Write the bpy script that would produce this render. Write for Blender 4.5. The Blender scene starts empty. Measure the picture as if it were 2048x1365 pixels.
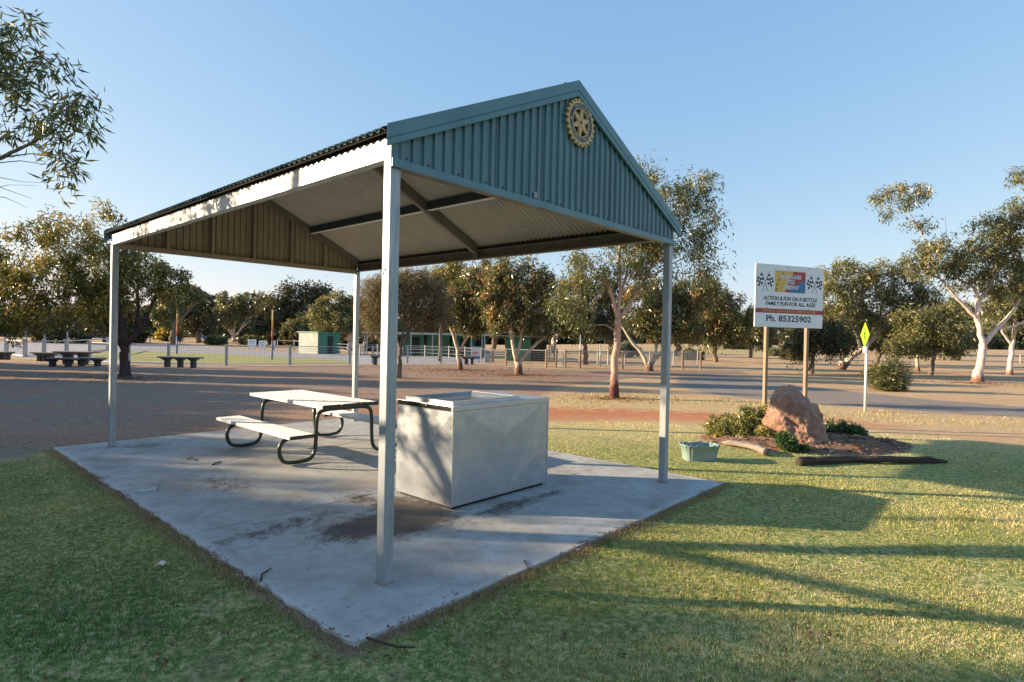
import bpy, bmesh, math, random
import numpy as np
from mathutils import Vector, Matrix
random.seed(7)
S = bpy.context.scene
COL = S.collection
R_ = math.radians

# ------------------------------------------------------------------ camera model (surveyed from the photograph)
F, PITCH, ROLL, H = 1168.95, 0.0083, 0.0211, 1.6
CX, CY = 1024.0, 682.5
PHI, NX, NY = 0.8381, -0.7851, 3.6904
W, L, SP = 3.834, 6.222, 0.078

def ray(px, py):
    dx, dy = px - CX, py - CY
    c, s = math.cos(ROLL), math.sin(ROLL)
    X = c*dx + s*dy; Y = -s*dx + c*dy
    c, s = math.cos(PITCH), math.sin(PITCH)
    return X, c*F - s*Y, -s*F - c*Y
def G(px, py, z=0.0):
    x, y, zz = ray(px, py); t = (z - H)/zz
    return Vector((x*t, y*t, z))
def P(px, py, Y):
    x, y, z = ray(px, py); t = Y/y
    return Vector((x*t, Y, H + z*t))
def SH(u, v, z=0.0):
    c, s = math.cos(PHI), math.sin(PHI)
    return Vector((NX + c*u - s*v, NY + s*u + c*v, z))

# ------------------------------------------------------------------ materials
def newmat(name):
    m = bpy.data.materials.new(name); m.use_nodes = True
    nt = m.node_tree
    return m, nt, nt.nodes['Principled BSDF'], nt.nodes['Material Output']
def N_(nt, typ, **kw):
    n = nt.nodes.new(typ)
    for k, v in kw.items(): setattr(n, k, v)
    return n
def rgba(c): return (c[0], c[1], c[2], 1.0)
def noise(nt, scale, detail=4, rough=0.55, vec=None, dist=0.0):
    n = N_(nt, 'ShaderNodeTexNoise'); n.inputs['Scale'].default_value = scale
    n.inputs['Detail'].default_value = detail; n.inputs['Roughness'].default_value = rough
    n.inputs['Distortion'].default_value = dist
    if vec is not None: nt.links.new(vec, n.inputs['Vector'])
    return n.outputs['Fac']
def ramp(nt, fac, stops):
    r = N_(nt, 'ShaderNodeValToRGB'); e = r.color_ramp.elements
    while len(e) < len(stops): e.new(0.5)
    for i, (p, c) in enumerate(stops):
        e[i].position = p; e[i].color = rgba(c) if len(c) == 3 else c
    nt.links.new(fac, r.inputs['Fac']); return r.outputs['Color']
def mixc(nt, fac, a, b, mode='MIX'):
    m = N_(nt, 'ShaderNodeMix', data_type='RGBA', blend_type=mode)
    def put(sock, v):
        if isinstance(v, (tuple, list)): sock.default_value = rgba(v)
        elif isinstance(v, (int, float)): sock.default_value = v
        else: nt.links.new(v, sock)
    put(m.inputs['Factor'], fac); put(m.inputs['A'], a); put(m.inputs['B'], b)
    return m.outputs['Result']
def math_(nt, op, a, b=0.0, clamp=False):
    m = N_(nt, 'ShaderNodeMath', operation=op, use_clamp=clamp)
    for i, v in enumerate((a, b)):
        if isinstance(v, (int, float)): m.inputs[i].default_value = v
        else: nt.links.new(v, m.inputs[i])
    return m.outputs[0]
def maprange(nt, v, a, b, c=0.0, d=1.0, smooth=True):
    m = N_(nt, 'ShaderNodeMapRange'); m.interpolation_type = 'SMOOTHSTEP' if smooth else 'LINEAR'
    nt.links.new(v, m.inputs['Value'])
    for k, x in zip(('From Min', 'From Max', 'To Min', 'To Max'), (a, b, c, d)): m.inputs[k].default_value = x
    return m.outputs['Result']
def bump(nt, h, bs, strength=0.3, dist=0.01):
    b = N_(nt, 'ShaderNodeBump'); b.inputs['Strength'].default_value = strength; b.inputs['Distance'].default_value = dist
    nt.links.new(h, b.inputs['Height']); nt.links.new(b.outputs['Normal'], bs.inputs['Normal'])
def coord(nt, which='Object', scale=None):
    t = N_(nt, 'ShaderNodeTexCoord'); o = t.outputs[which]
    if scale:
        m = N_(nt, 'ShaderNodeMapping'); m.inputs['Scale'].default_value = scale
        nt.links.new(o, m.inputs['Vector']); o = m.outputs['Vector']
    return o
def basic(name, c1, c2=None, rough=0.6, metal=0.0, scale=6.0, stretch=None, bmp=0.0, bscale=40.0, spec=0.5, lo=.3, hi=.7, rvar=0.1):
    m, nt, bs, out = newmat(name)
    v = coord(nt, 'Object', stretch)
    f = noise(nt, scale, 5, .6, v)
    c2 = c2 or tuple(x*.75 for x in c1)
    nt.links.new(ramp(nt, f, [(lo, c2), (hi, c1)]), bs.inputs['Base Color'])
    nt.links.new(maprange(nt, f, .2, .8, min(1, rough+rvar), max(.05, rough-rvar)), bs.inputs['Roughness'])
    bs.inputs['Metallic'].default_value = metal
    bs.inputs['Specular IOR Level'].default_value = spec
    if bmp: bump(nt, noise(nt, bscale, 4, .6, v), bs, bmp, .01)
    return m

M = {}
M['galv'] = basic('galvanised_steel', (.38, .42, .45), (.25, .29, .32), .5, .4, 5, (6, 6, .8), .08, 60)
M['fascia'] = basic('galvanised_fascia', (.72, .71, .69), (.50, .50, .50), .55, .25, 6, (3, 1, 4))
M['blue'] = basic('blue_green_steel', (.080, .182, .215), (.064, .150, .18), .36, 0, 3, (1, 1, .5))
M['blue2'] = basic('blue_green_flashing', (.085, .205, .25), (.07, .175, .215), .42, 0, 3, (1, 1, 1))
M['roofgreen'] = basic('dark_green_roof_steel', (.045, .13, .10), (.03, .09, .07), .5, 0, 3)
M['under'] = basic('pale_sheet_underside', (.50, .44, .38), (.42, .37, .31), .6, 0, 2.5)
M['innerwall'] = basic('beige_sheet_inside', (.37, .31, .235), (.29, .24, .18), .65, 0, 3, (3, 3, .4))
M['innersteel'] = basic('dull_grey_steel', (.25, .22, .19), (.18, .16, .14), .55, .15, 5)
M['dark'] = basic('dark_screw', (.03, .035, .04), None, .5)
M['sticker'] = basic('grey_sticker', (.42, .40, .42), (.12, .12, .14), .6, 0, 90, None)
M['gold'] = basic('cream_gold_paint', (.60, .41, .17), (.46, .31, .12), .5, 0, 25)
M['navy'] = basic('faded_navy_paint', (.035, .045, .12), (.025, .03, .08), .5, 0, 25)
M['cream'] = basic('cream_paint', (.62, .55, .42), None, .55)
M['alu'] = basic('silver_aluminium', (.72, .72, .72), (.58, .58, .58), .42, .15, 8, (30, .6, 30))
M['cap'] = basic('black_end_cap', (.022, .026, .022), None, .5)
M['tube'] = basic('dark_green_tube', (.014, .034, .02), (.01, .022, .014), .32, 0, 5)
M['ss'] = basic('scratched_stainless', (.55, .58, .61), (.33, .37, .41), .36, .62, 7, (1, 1, 1.6), .06, 90, lo=.25, hi=.75)
M['ss2'] = basic('bright_stainless_trim', (.56, .58, .60), (.46, .48, .50), .38, .7, 6)
M['plate'] = basic('hotplate_steel', (.42, .42, .41), (.22, .22, .22), .22, .95, 9)
M['plinth'] = basic('black_plinth_eave_shade', (.012, .012, .013), None, .8)  # black of plinth and joints, also painted in as shade under the eave
M['signwhite'] = basic('white_sign_panel', (.80, .81, .82), (.74, .76, .78), .45, 0, 4)
M['black'] = basic('black_lettering', (.02, .022, .03), None, .6)
M['red'] = basic('red_print', (.42, .045, .05), None, .5)
M['yellow'] = basic('yellow_print', (.72, .47, .10), (.62, .38, .08), .5)
M['bluep'] = basic('blue_print', (.03, .17, .36), (.02, .12, .30), .5)
M['orange'] = basic('orange_lettering', (.80, .40, .10), None, .5)
M['palel'] = basic('pale_lettering', (.70, .74, .82), None, .5)
M['timber'] = basic('sun_bleached_timber', (.37, .27, .18), (.20, .14, .10), .8, 0, 9, (10, 10, .7), .25, 40)
M['timberdark'] = basic('weathered_black_timber', (.10, .075, .058), (.022, .018, .016), .9, 0, 10, (1.5, 12, 12), 1.0, 30)
M['timbergrey'] = basic('grey_weathered_timber', (.35, .29, .24), (.20, .15, .12), .9, 0, 9, (1, 8, 8), .6, 30)
M['planter'] = basic('pale_green_plastic', (.225, .31, .29), (.18, .26, .245), .45, 0, 5)
M['soil'] = basic('potting_soil', (.10, .065, .045), (.05, .035, .025), .95, 0, 30, None, .6, 40)
M['whitepost'] = basic('white_painted_post', (.72, .72, .72), (.58, .58, .58), .55, 0, 5)
M['lime'] = basic('fluorescent_yellow_green', (.30, .58, .02), (.26, .52, .02), .45, 0, 4)
M['fencegalv'] = basic('pale_fence_steel', (.46, .48, .50), (.35, .37, .40), .55, .3, 4)
M['wire'] = basic('fence_wire', (.36, .38, .40), None, .5, .4)
M['fencewhite'] = basic('white_fence_pipe', (.44, .44, .43), (.34, .34, .33), .55, 0, 4)
M['postblue'] = basic('faded_blue_paint', (.10, .20, .34), (.08, .15, .26), .6, 0, 5)
M['postred'] = basic('faded_red_paint', (.42, .07, .05), None, .6)
M['postyellow'] = basic('faded_yellow_paint', (.60, .38, .12), None, .6)
M['shedgreen'] = basic('green_shed_steel', (.055, .225, .155), (.042, .175, .12), .55, 0, 2)
M['shedpale'] = basic('pale_green_brick', (.25, .30, .275), (.20, .245, .225), .7, 0, 3)
M['shedroof'] = basic('grey_roof_steel', (.45, .44, .42), (.35, .34, .33), .55, .2, 3)
M['darkdoor'] = basic('dark_doorway', (.012, .03, .025), None, .7)
M['benchdark'] = basic('dark_bench_paint', (.045, .06, .07), (.03, .04, .045), .6, 0, 4)
M['benchtop'] = basic('worn_bench_top', (.20, .19, .18), (.12, .12, .12), .55, 0, 4)
M['bluebin'] = basic('blue_plastic', (.08, .25, .50), None, .5)
M['roofred'] = basic('red_roof_tiles', (.30, .10, .06), (.22, .07, .05), .8, 0, 5)
M['housewall'] = basic('pale_house_wall', (.55, .48, .40), None, .8, 0, 3)
M['paper'] = basic('crumpled_paper', (.75, .73, .70), (.55, .45, .40), .7, 0, 30)
M['pinkpaper'] = basic('pink_wrapper', (.65, .25, .18), None, .6, 0, 30)
M['twig'] = basic('dark_twig', (.05, .035, .028), None, .85, 0, 20)
M['purplefence'] = basic('dark_boundary_fence', (.05, .05, .075), (.035, .035, .05), .8, 0, 2)
m, nt, bs, out = newmat('clear_plastic'); bs.inputs['Base Color'].default_value = (.75, .82, .85, 1); bs.inputs['Roughness'].default_value = .2
bs.inputs['Transmission Weight'].default_value = .6; M['clear'] = m

def bark(name, c1, c2, c3, scale=5, zlo=None):
    m, nt, bs, out = newmat(name)
    v = coord(nt, 'Object', (1.6, 1.6, .45))
    f = noise(nt, scale, 6, .62, v)
    col = ramp(nt, f, [(.32, c2), (.56, c1)])
    if c3:   # rough dark bark persisting at the foot of the trunk
        g = N_(nt, 'ShaderNodeSeparateXYZ'); nt.links.new(coord(nt, 'Object'), g.inputs[0])
        k = math_(nt, 'ADD', g.outputs[2], math_(nt, 'MULTIPLY', noise(nt, 3.2, 4, .6, v), -1.6*zlo))
        col = mixc(nt, maprange(nt, k, -.55*zlo, .1*zlo, 1, 0), col, c3)
    nt.links.new(col, bs.inputs['Base Color']); bs.inputs['Roughness'].default_value = .8
    bs.inputs['Specular IOR Level'].default_value = .25
    bump(nt, noise(nt, scale*4, 4, .6, v), bs, .5, .03)
    return m
M['bark_pink'] = bark('smooth_pink_bark', (.50, .34, .27), (.32, .19, .14), (.10, .035, .028), 5, .85)
M['bark_white'] = bark('smooth_white_bark', (.66, .55, .49), (.46, .33, .28), (.20, .10, .08), 4, .45)
M['bark_cream'] = bark('cream_bark', (.60, .50, .40), (.36, .25, .18), (.16, .085, .06), 4, .6)
M['bark_dark'] = bark('dark_rough_bark', (.075, .045, .042), (.03, .02, .02), None, 9)
M['bark_grey'] = bark('grey_brown_bark', (.20, .15, .115), (.09, .065, .05), None, 7)

def leafmat(name, trans=.24, rough=.34, spec=.5):
    m, nt, bs, out = newmat(name)
    a = N_(nt, 'ShaderNodeAttribute'); a.attribute_name = 'leafcol'
    nt.links.new(a.outputs['Color'], bs.inputs['Base Color'])
    bs.inputs['Roughness'].default_value = rough; bs.inputs['Specular IOR Level'].default_value = spec
    t = N_(nt, 'ShaderNodeBsdfTranslucent')
    nt.links.new(mixc(nt, 1.0, a.outputs['Color'], (1.5, 1.35, .7), 'MULTIPLY'), t.inputs['Color'])
    mx = N_(nt, 'ShaderNodeMixShader'); mx.inputs[0].default_value = trans
    nt.links.new(bs.outputs[0], mx.inputs[1]); nt.links.new(t.outputs[0], mx.inputs[2])
    nt.links.new(mx.outputs[0], out.inputs['Surface'])
    return m
M['leaf'] = leafmat('gum_leaves')
M['needle'] = leafmat('fine_needle_foliage', .15, .7, .2)
M['grassblade'] = leafmat('grass_blades', .30, .55, .3)
M['litter'] = leafmat('fallen_leaves', .05, .8, .2)

# ------------------------------------------------------------------ mesh helpers
class MB:
    def __init__(s): s.v = []; s.f = []; s.m = []
    def add(s, vs, fs, mi=0):
        o = len(s.v); s.v += [tuple(v) for v in vs]; s.f += [tuple(i+o for i in f) for f in fs]; s.m += [mi]*len(fs); return s
    def box(s, a, b, mi=0, M4=None):
        x0, y0, z0 = a; x1, y1, z1 = b
        vs = [Vector(p) for p in ((x0,y0,z0),(x1,y0,z0),(x1,y1,z0),(x0,y1,z0),(x0,y0,z1),(x1,y0,z1),(x1,y1,z1),(x0,y1,z1))]
        if M4 is not None: vs = [M4 @ v for v in vs]
        return s.add(vs, [(0,3,2,1),(4,5,6,7),(0,1,5,4),(1,2,6,5),(2,3,7,6),(3,0,4,7)], mi)
    def hexa(s, q, mi=0):   # 8 explicit corners, same order as box
        return s.add(q, [(0,3,2,1),(4,5,6,7),(0,1,5,4),(1,2,6,5),(2,3,7,6),(3,0,4,7)], mi)
    def tube(s, pts, rad, n=8, cap=True, mi=0):
        pts = [Vector(p) for p in pts]
        if isinstance(rad, (int, float)): rad = [rad]*len(pts)
        vs = []; fs = []; prev = None
        for i, p in enumerate(pts):
            d = (pts[min(i+1, len(pts)-1)] - pts[max(i-1, 0)])
            d = d.normalized() if d.length > 1e-9 else Vector((0, 0, 1))
            if prev is None:
                a = d.cross(Vector((0, 0, 1)) if abs(d.z) < .95 else Vector((1, 0, 0))).normalized()
            else:
                a = prev - d*prev.dot(d); a = a.normalized() if a.length > 1e-6 else d.orthogonal().normalized()
            prev = a; b = d.cross(a)
            for k in range(n):
                t = 2*math.pi*k/n; vs.append(p + (a*math.cos(t) + b*math.sin(t))*rad[i])
        for i in range(len(pts)-1):
            for k in range(n):
                fs.append((i*n+k, i*n+(k+1) % n, (i+1)*n+(k+1) % n, (i+1)*n+k))
        if cap: fs.append(tuple(range(n-1, -1, -1))); fs.append(tuple((len(pts)-1)*n+k for k in range(n)))
        return s.add(vs, fs, mi)
    def build(s, name, mat, parent=None, smooth=False, bevel=0.0, loc=None):
        me = bpy.data.meshes.new(name); me.from_pydata(s.v, [], s.f); me.update()
        mats = mat if isinstance(mat, (list, tuple)) else [mat]
        for m in mats: me.materials.append(m)
        if len(mats) > 1: me.polygons.foreach_set('material_index', s.m)
        if smooth: me.polygons.foreach_set('use_smooth', [True]*len(me.polygons))
        o = bpy.data.objects.new(name, me); COL.objects.link(o)
        if parent is not None: o.parent = parent
        if loc is not None: o.location = loc
        if bevel:
            b = o.modifiers.new('bevel', 'BEVEL'); b.width = bevel; b.segments = 2; b.limit_method = 'ANGLE'; b.angle_limit = R_(40)
        return o
def tag(o, label=None, cat=None, group=None, kind=None):
    if label: o['label'] = label
    if cat: o['category'] = cat
    if group: o['group'] = group
    if kind: o['kind'] = kind
    return o
def empty(name, loc=(0, 0, 0), rz=0.0):
    o = bpy.data.objects.new(name, None); COL.objects.link(o); o.empty_display_size = .2
    o.location = loc; o.rotation_euler = (0, 0, rz); return o
def kids(o): return [c for c in bpy.data.objects if c.parent == o]
def dup(o, loc, rz=None, parent=None):
    c = o.copy(); COL.objects.link(c)
    if parent is None:
        c.location = loc
        if rz is not None: c.rotation_euler = (0, 0, rz)
    else: c.parent = parent
    for ch in kids(o): dup(ch, None, None, c)
    return c
def fastmesh(name, verts, nper, mat, col=None, parent=None, smooth=False):
    """verts (n*nper,3) independent polygons of nper corners each; col per polygon (n,3)"""
    verts = np.ascontiguousarray(verts, dtype=np.float32); nv = len(verts); nf = nv//nper
    me = bpy.data.meshes.new(name)
    me.vertices.add(nv); me.vertices.foreach_set('co', verts.ravel())
    me.loops.add(nv); me.loops.foreach_set('vertex_index', np.arange(nv, dtype=np.int32))
    me.polygons.add(nf); me.polygons.foreach_set('loop_start', np.arange(0, nv, nper, dtype=np.int32))
    me.update(calc_edges=True)
    if col is not None:
        a = me.attributes.new('leafcol', 'FLOAT_COLOR', 'POINT')
        c = np.ones((nv, 4), np.float32); c[:, :3] = np.repeat(col, nper, axis=0)
        a.data.foreach_set('color', c.ravel())
    me.materials.append(mat)
    o = bpy.data.objects.new(name, me); COL.objects.link(o)
    if parent is not None: o.parent = parent
    return o
def textmesh(body, size, mat, name, parent, M4, shear=0.0, ext=0.001, width=None, bold=0.0, align='CENTER'):
    cu = bpy.data.curves.new(name, 'FONT'); cu.body = body; cu.size = size; cu.align_x = align; cu.align_y = 'CENTER'
    cu.shear = shear; cu.extrude = ext; cu.offset = bold; cu.resolution_u = 3
    tmp = bpy.data.objects.new('tmp', cu); COL.objects.link(tmp)
    dg = bpy.context.evaluated_depsgraph_get()
    me = bpy.data.meshes.new_from_object(tmp.evaluated_get(dg)); me.name = name
    bpy.data.objects.remove(tmp); bpy.data.curves.remove(cu)
    if width:
        xs = [v.co.x for v in me.vertices]; k = width/(max(xs)-min(xs))
        me.transform(Matrix.Diagonal((k, 1, 1, 1)))
    me.transform(M4); me.materials.clear(); me.materials.append(mat)
    o = bpy.data.objects.new(name, me); COL.objects.link(o); o.parent = parent
    return o
def vnoise(x, y, seed=0, sc=1.0):
    """cheap smooth value noise, numpy"""
    rng = np.random.RandomState(seed); out = np.zeros_like(x, dtype=float)
    for i in range(7):
        a = rng.uniform(0, 6.28); k = sc*rng.uniform(.5, 1.9); ph = rng.uniform(0, 6.28)
        out += np.sin((x*math.cos(a) + y*math.sin(a))*k + ph + 1.3*np.sin((y*math.cos(a) - x*math.sin(a))*k*.7 + ph))
    return out/7*1.6

# ------------------------------------------------------------------ GROUND ZONES
def poly(pts): return np.array([tuple(G(*p))[:2] for p in pts])
def sdist(poly_, X, Y):
    d = np.full(X.shape, 1e9); ins = np.zeros(X.shape, bool); n = len(poly_)
    for i in range(n):
        ax, ay = poly_[i]; bx, by = poly_[(i+1) % n]; ex, ey = bx-ax, by-ay
        t = np.clip(((X-ax)*ex + (Y-ay)*ey)/(ex*ex+ey*ey+1e-12), 0, 1)
        d = np.minimum(d, (X-ax-t*ex)**2 + (Y-ay-t*ey)**2)
        c = ((ay > Y) != (by > Y)) & (X < (bx-ax)*(Y-ay)/(by-ay+1e-12) + ax)
        ins ^= c
    d = np.sqrt(d); return np.where(ins, d, -d)
SLAB = np.array([tuple(SH(*p))[:2] for p in ((-.52, -.46), (4.28, -.47), (4.28, 6.60), (-.53, 6.58))])
ZONES = {
 'gravel': np.vstack([np.array([[-60, 7.2]]), poly([(0, 920), (60, 915), (105, 897), (430, 872), (640, 856), (760, 842), (800, 836), (900, 800), (1080, 806), (1090, 790), (1110, 775), (1180, 765), (1300, 752), (1500, 748), (1480, 741), (1400, 741), (1130, 738), (960, 730), (720, 730), (450, 733), (200, 728), (0, 722)]), np.array([[-60, 26]])]),
 'redsoil': poly([(800, 848), (1080, 838), (1300, 838), (1420, 842), (1530, 850), (1660, 847), (1760, 850), (1700, 838), (1560, 828), (1460, 822), (1330, 812), (1220, 808), (1090, 806), (980, 800), (800, 800)]),
 'dry': poly([(1060, 812), (1180, 815), (1400, 822), (1520, 832), (1700, 838), (1900, 850), (2400, 885), (2400, 866), (2048, 840), (1800, 826), (1640, 812), (1500, 802), (1380, 794), (1200, 788), (1100, 792)]),
 'road': poly([(1380, 778), (1440, 788), (1520, 797), (1660, 806), (1800, 820), (2048, 834), (2600, 876), (2600, 856), (2048, 811), (1850, 797), (1720, 784), (1620, 774), (1560, 765), (1500, 757), (1440, 750), (1400, 745), (1360, 752), (1350, 768)]),
 'track': np.vstack([np.array([[-80, 33]]), poly([(0, 711), (100, 719), (200, 726), (420, 730), (560, 728.5), (700, 729), (800, 728), (960, 726), (1000, 716), (960, 707), (760, 706), (660, 707), (560, 703), (420, 694), (330, 687), (160, 686), (0, 690)]), np.array([[-80, 52]])]),
 'infield': poly([(180, 716), (240, 722), (420, 726.5), (560, 726.5), (700, 727.5), (700, 722), (640, 717), (560, 714), (480, 710), (400, 706), (300, 703), (190, 705)]),
 'greenfield': poly([(1130, 712), (1400, 716), (1560, 717), (1560, 707), (1400, 702), (1130, 699)]),
 'lawn': np.vstack([np.array([[-40, 7.2], [-40, -6], [40, -6]]), np.array([[40, 9.6]]), poly([(2400, 930), (2048, 888), (1800, 868), (1660, 852), (1530, 858), (1420, 850), (1300, 843), (1080, 842), (860, 850), (800, 862), (640, 872), (430, 882), (105, 899), (60, 915), (0, 920)])]),
}
def zone_attr(me):
    n = len(me.vertices); co = np.empty(n*3, np.float32); me.vertices.foreach_get('co', co); co = co.reshape(-1, 3)
    X, Y = co[:, 0].astype(float), co[:, 1].astype(float); out = {}
    for k, pl in ZONES.items():
        d = np.clip(sdist(pl, X, Y), -6, 6); out[k] = d
        a = me.attributes.new('z_'+k, 'FLOAT', 'POINT'); a.data.foreach_set('value', d.astype(np.float32))
    d = np.clip(-sdist(SLAB, X, Y), -1, 3); a = me.attributes.new('z_slab', 'FLOAT', 'POINT'); a.data.foreach_set('value', d.astype(np.float32))
    return X, Y, out
def ground_z(X, Y):
    return -.022 + .010*vnoise(X, Y, 3, 1.3) + .006*vnoise(X, Y, 5, 4.0)

m, nt, bs, out = newmat('ground_cover'); M['ground'] = m
gc = N_(nt, 'ShaderNodeNewGeometry').outputs['Position']
def attr(nt, k):
    a = N_(nt, 'ShaderNodeAttribute'); a.attribute_name = k; return a.outputs['Fac']
nL = noise(nt, .55, 5, .6, gc); nM = noise(nt, 3.0, 5, .65, gc); nF = noise(nt, 24, 4, .7, gc); nX = noise(nt, 95, 3, .7, gc)
wob = math_(nt, 'ADD', math_(nt, 'MULTIPLY', math_(nt, 'SUBTRACT', nM, .5), 1.1), math_(nt, 'MULTIPLY', math_(nt, 'SUBTRACT', nF, .5), .5))
def layer(base, k, col, w=.12, amp=1.0):
    f = math_(nt, 'ADD', attr(nt, k), math_(nt, 'MULTIPLY', wob, amp))
    return mixc(nt, maprange(nt, f, -w, w), base, col)
fieldc = mixc(nt, maprange(nt, nM, .42, .78), ramp(nt, nL, [(.35, (.50, .345, .20)), (.5, (.42, .285, .165)), (.66, (.47, .26, .155))]), (.31, .22, .12))
fieldc = mixc(nt, maprange(nt, nF, .42, .62, 0, .6), fieldc, (.62, .48, .30))
gravc = ramp(nt, nF, [(.3, (.14, .105, .08)), (.5, (.27, .20, .15)), (.7, (.43, .33, .255))])
gravc = mixc(nt, maprange(nt, nL, .38, .62), gravc, ramp(nt, nF, [(.3, (.22, .14, .10)), (.7, (.44, .29, .20))]))
gravc = mixc(nt, maprange(nt, nX, .58, .68, 0, .6), gravc, (.50, .44, .38))
mpz = N_(nt, 'ShaderNodeMapping'); mpz.inputs['Scale'].default_value = (.12, .9, 1); mpz.inputs['Rotation'].default_value = (0, 0, .10); nt.links.new(gc, mpz.inputs['Vector'])
nS = noise(nt, 1.1, 5, .6, mpz.outputs['Vector'], .5)
gravc = mixc(nt, maprange(nt, nS, .46, .60, 0, .6), gravc, ramp(nt, nF, [(.3, (.24, .13, .09)), (.7, (.40, .25, .17))])); gravc = mixc(nt, maprange(nt, nS, .50, .36, 0, .45), gravc, ramp(nt, nF, [(.3, (.13, .115, .105)), (.7, (.33, .30, .275))]))
redc = ramp(nt, nM, [(.3, (.36, .14, .07)), (.7, (.52, .24, .12))])
dryc = ramp(nt, nF, [(.3, (.30, .20, .10)), (.52, (.50, .38, .20)), (.72, (.62, .52, .32))])
roadc = ramp(nt, nF, [(.3, (.19, .16, .14)), (.7, (.31, .27, .24))])
trackc = ramp(nt, nM, [(.3, (.30, .29, .29)), (.7, (.40, .39, .39))])
infc = ramp(nt, nF, [(.3, (.24, .25, .08)), (.7, (.48, .45, .20))])
lawnc = ramp(nt, nF, [(.28, (.075, .115, .036)), (.46, (.18, .235, .07)), (.57, (.38, .37, .14)), (.70, (.64, .56, .34))])
sepY = N_(nt, 'ShaderNodeSeparateXYZ'); nt.links.new(gc, sepY.inputs[0])
lawnc = mixc(nt, maprange(nt, math_(nt, 'ADD', sepY.outputs[1], math_(nt, 'MULTIPLY', nM, 3.0)), 9.2, 12.2, 0, .8), lawnc, ramp(nt, nF, [(.3, (.30, .26, .10)), (.6, (.58, .48, .27))]))
lawnc = mixc(nt, maprange(nt, nM, .52, .74, 0, .75), lawnc, ramp(nt, nX, [(.35, (.13, .095, .055)), (.65, (.42, .35, .22))]))
c = fieldc
c = layer(c, 'z_greenfield', mixc(nt, .55, infc, fieldc), .8); c = layer(c, 'z_track', trackc, .2, .3); c = layer(c, 'z_infield', infc, .2)
c = layer(c, 'z_gravel', gravc, .25); c = layer(c, 'z_road', roadc, .25, .7)
c = layer(c, 'z_redsoil', redc, .9, 3.0); c = layer(c, 'z_lawn', lawnc, .3, 1.8); c = layer(c, 'z_dry', dryc, .5, 2.2)
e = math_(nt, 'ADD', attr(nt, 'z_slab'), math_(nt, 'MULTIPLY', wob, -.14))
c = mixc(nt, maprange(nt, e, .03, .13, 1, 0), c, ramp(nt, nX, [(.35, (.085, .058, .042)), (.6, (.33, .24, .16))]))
nt.links.new(c, bs.inputs['Base Color']); bs.inputs['Roughness'].default_value = .95; bs.inputs['Specular IOR Level'].default_value = .15
hh = math_(nt, 'ADD', math_(nt, 'MULTIPLY', nX, .4), nF)
bump(nt, hh, bs, .7, .03)

# near ground: one grid, cut into the surfaces people would name
gx = np.arange(-34, 46.01, .2); gy = np.arange(-4, 58.01, .2)
XX, YY = np.meshgrid(gx, gy); ZZ = ground_z(XX, YY)
inS = sdist(SLAB, XX, YY)
ZZ = np.where(inS > .25, -.10, ZZ)
fade = np.clip((np.maximum(np.abs(XX-6)-34, YY-50))/6, 0, 1); ZZ = ZZ*(1-fade) + (-.022)*fade
allv = np.stack([XX.ravel(), YY.ravel(), ZZ.ravel()], 1).astype(np.float32)
ny, nx = XX.shape
ii = np.arange(nx*ny).reshape(ny, nx)
quads = np.stack([ii[:-1, :-1], ii[:-1, 1:], ii[1:, 1:], ii[1:, :-1]], -1).reshape(-1, 4)
cxm = (XX[:-1, :-1] + .1).ravel(); cym = (YY[:-1, :-1] + .1).ravel()
sd = {k: sdist(v, cxm, cym) for k, v in ZONES.items()}
cls = np.zeros(len(cxm), int)
for i, k in enumerate(['track', 'infield', 'gravel', 'road', 'lawn', 'redsoil', 'dry']): cls[sd[k] > 0] = i+1
def submesh(name, mask):
    q = quads[mask]; used, inv = np.unique(q, return_inverse=True); inv = inv.reshape(q.shape)
    me = bpy.data.meshes.new(name); v = allv[used]
    me.vertices.add(len(v)); me.vertices.foreach_set('co', v.ravel())
    me.loops.add(inv.size); me.loops.foreach_set('vertex_index', inv.ravel().astype(np.int32))
    me.polygons.add(len(q)); me.polygons.foreach_set('loop_start', np.arange(0, inv.size, 4, dtype=np.int32))
    me.update(calc_edges=True); me.polygons.foreach_set('use_smooth', [True]*len(q))
    zone_attr(me); me.materials.append(M['ground'])
    o = bpy.data.objects.new(name, me); COL.objects.link(o); o['kind'] = 'structure'; return o
for i, nm in enumerate(['ground', 'race_track', 'infield', 'gravel_yard', 'road', 'lawn', 'dirt_path', 'dry_verge']): submesh(nm, cls == i)
# far ground out to the horizon
mb = MB(); x0, x1, y0, y1 = -34, 46, -4, 58; B = 1500
for a, b in (((-B, y1), (B, B)), ((-B, -B), (B, y0)), ((-B, y0), (x0, y1)), ((x1, y0), (B, y1))):
    n = 12
    for i in range(n):
        for j in range(n):
            ax = a[0]+(b[0]-a[0])*i/n; bx = a[0]+(b[0]-a[0])*(i+1)/n; ay = a[1]+(b[1]-a[1])*j/n; by = a[1]+(b[1]-a[1])*(j+1)/n
            mb.add([(ax, ay, -.022), (bx, ay, -.022), (bx, by, -.022), (ax, by, -.022)], [(0, 1, 2, 3)])
o = mb.build('plain', M['ground']); zone_attr(o.data); o['kind'] = 'structure'
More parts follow.
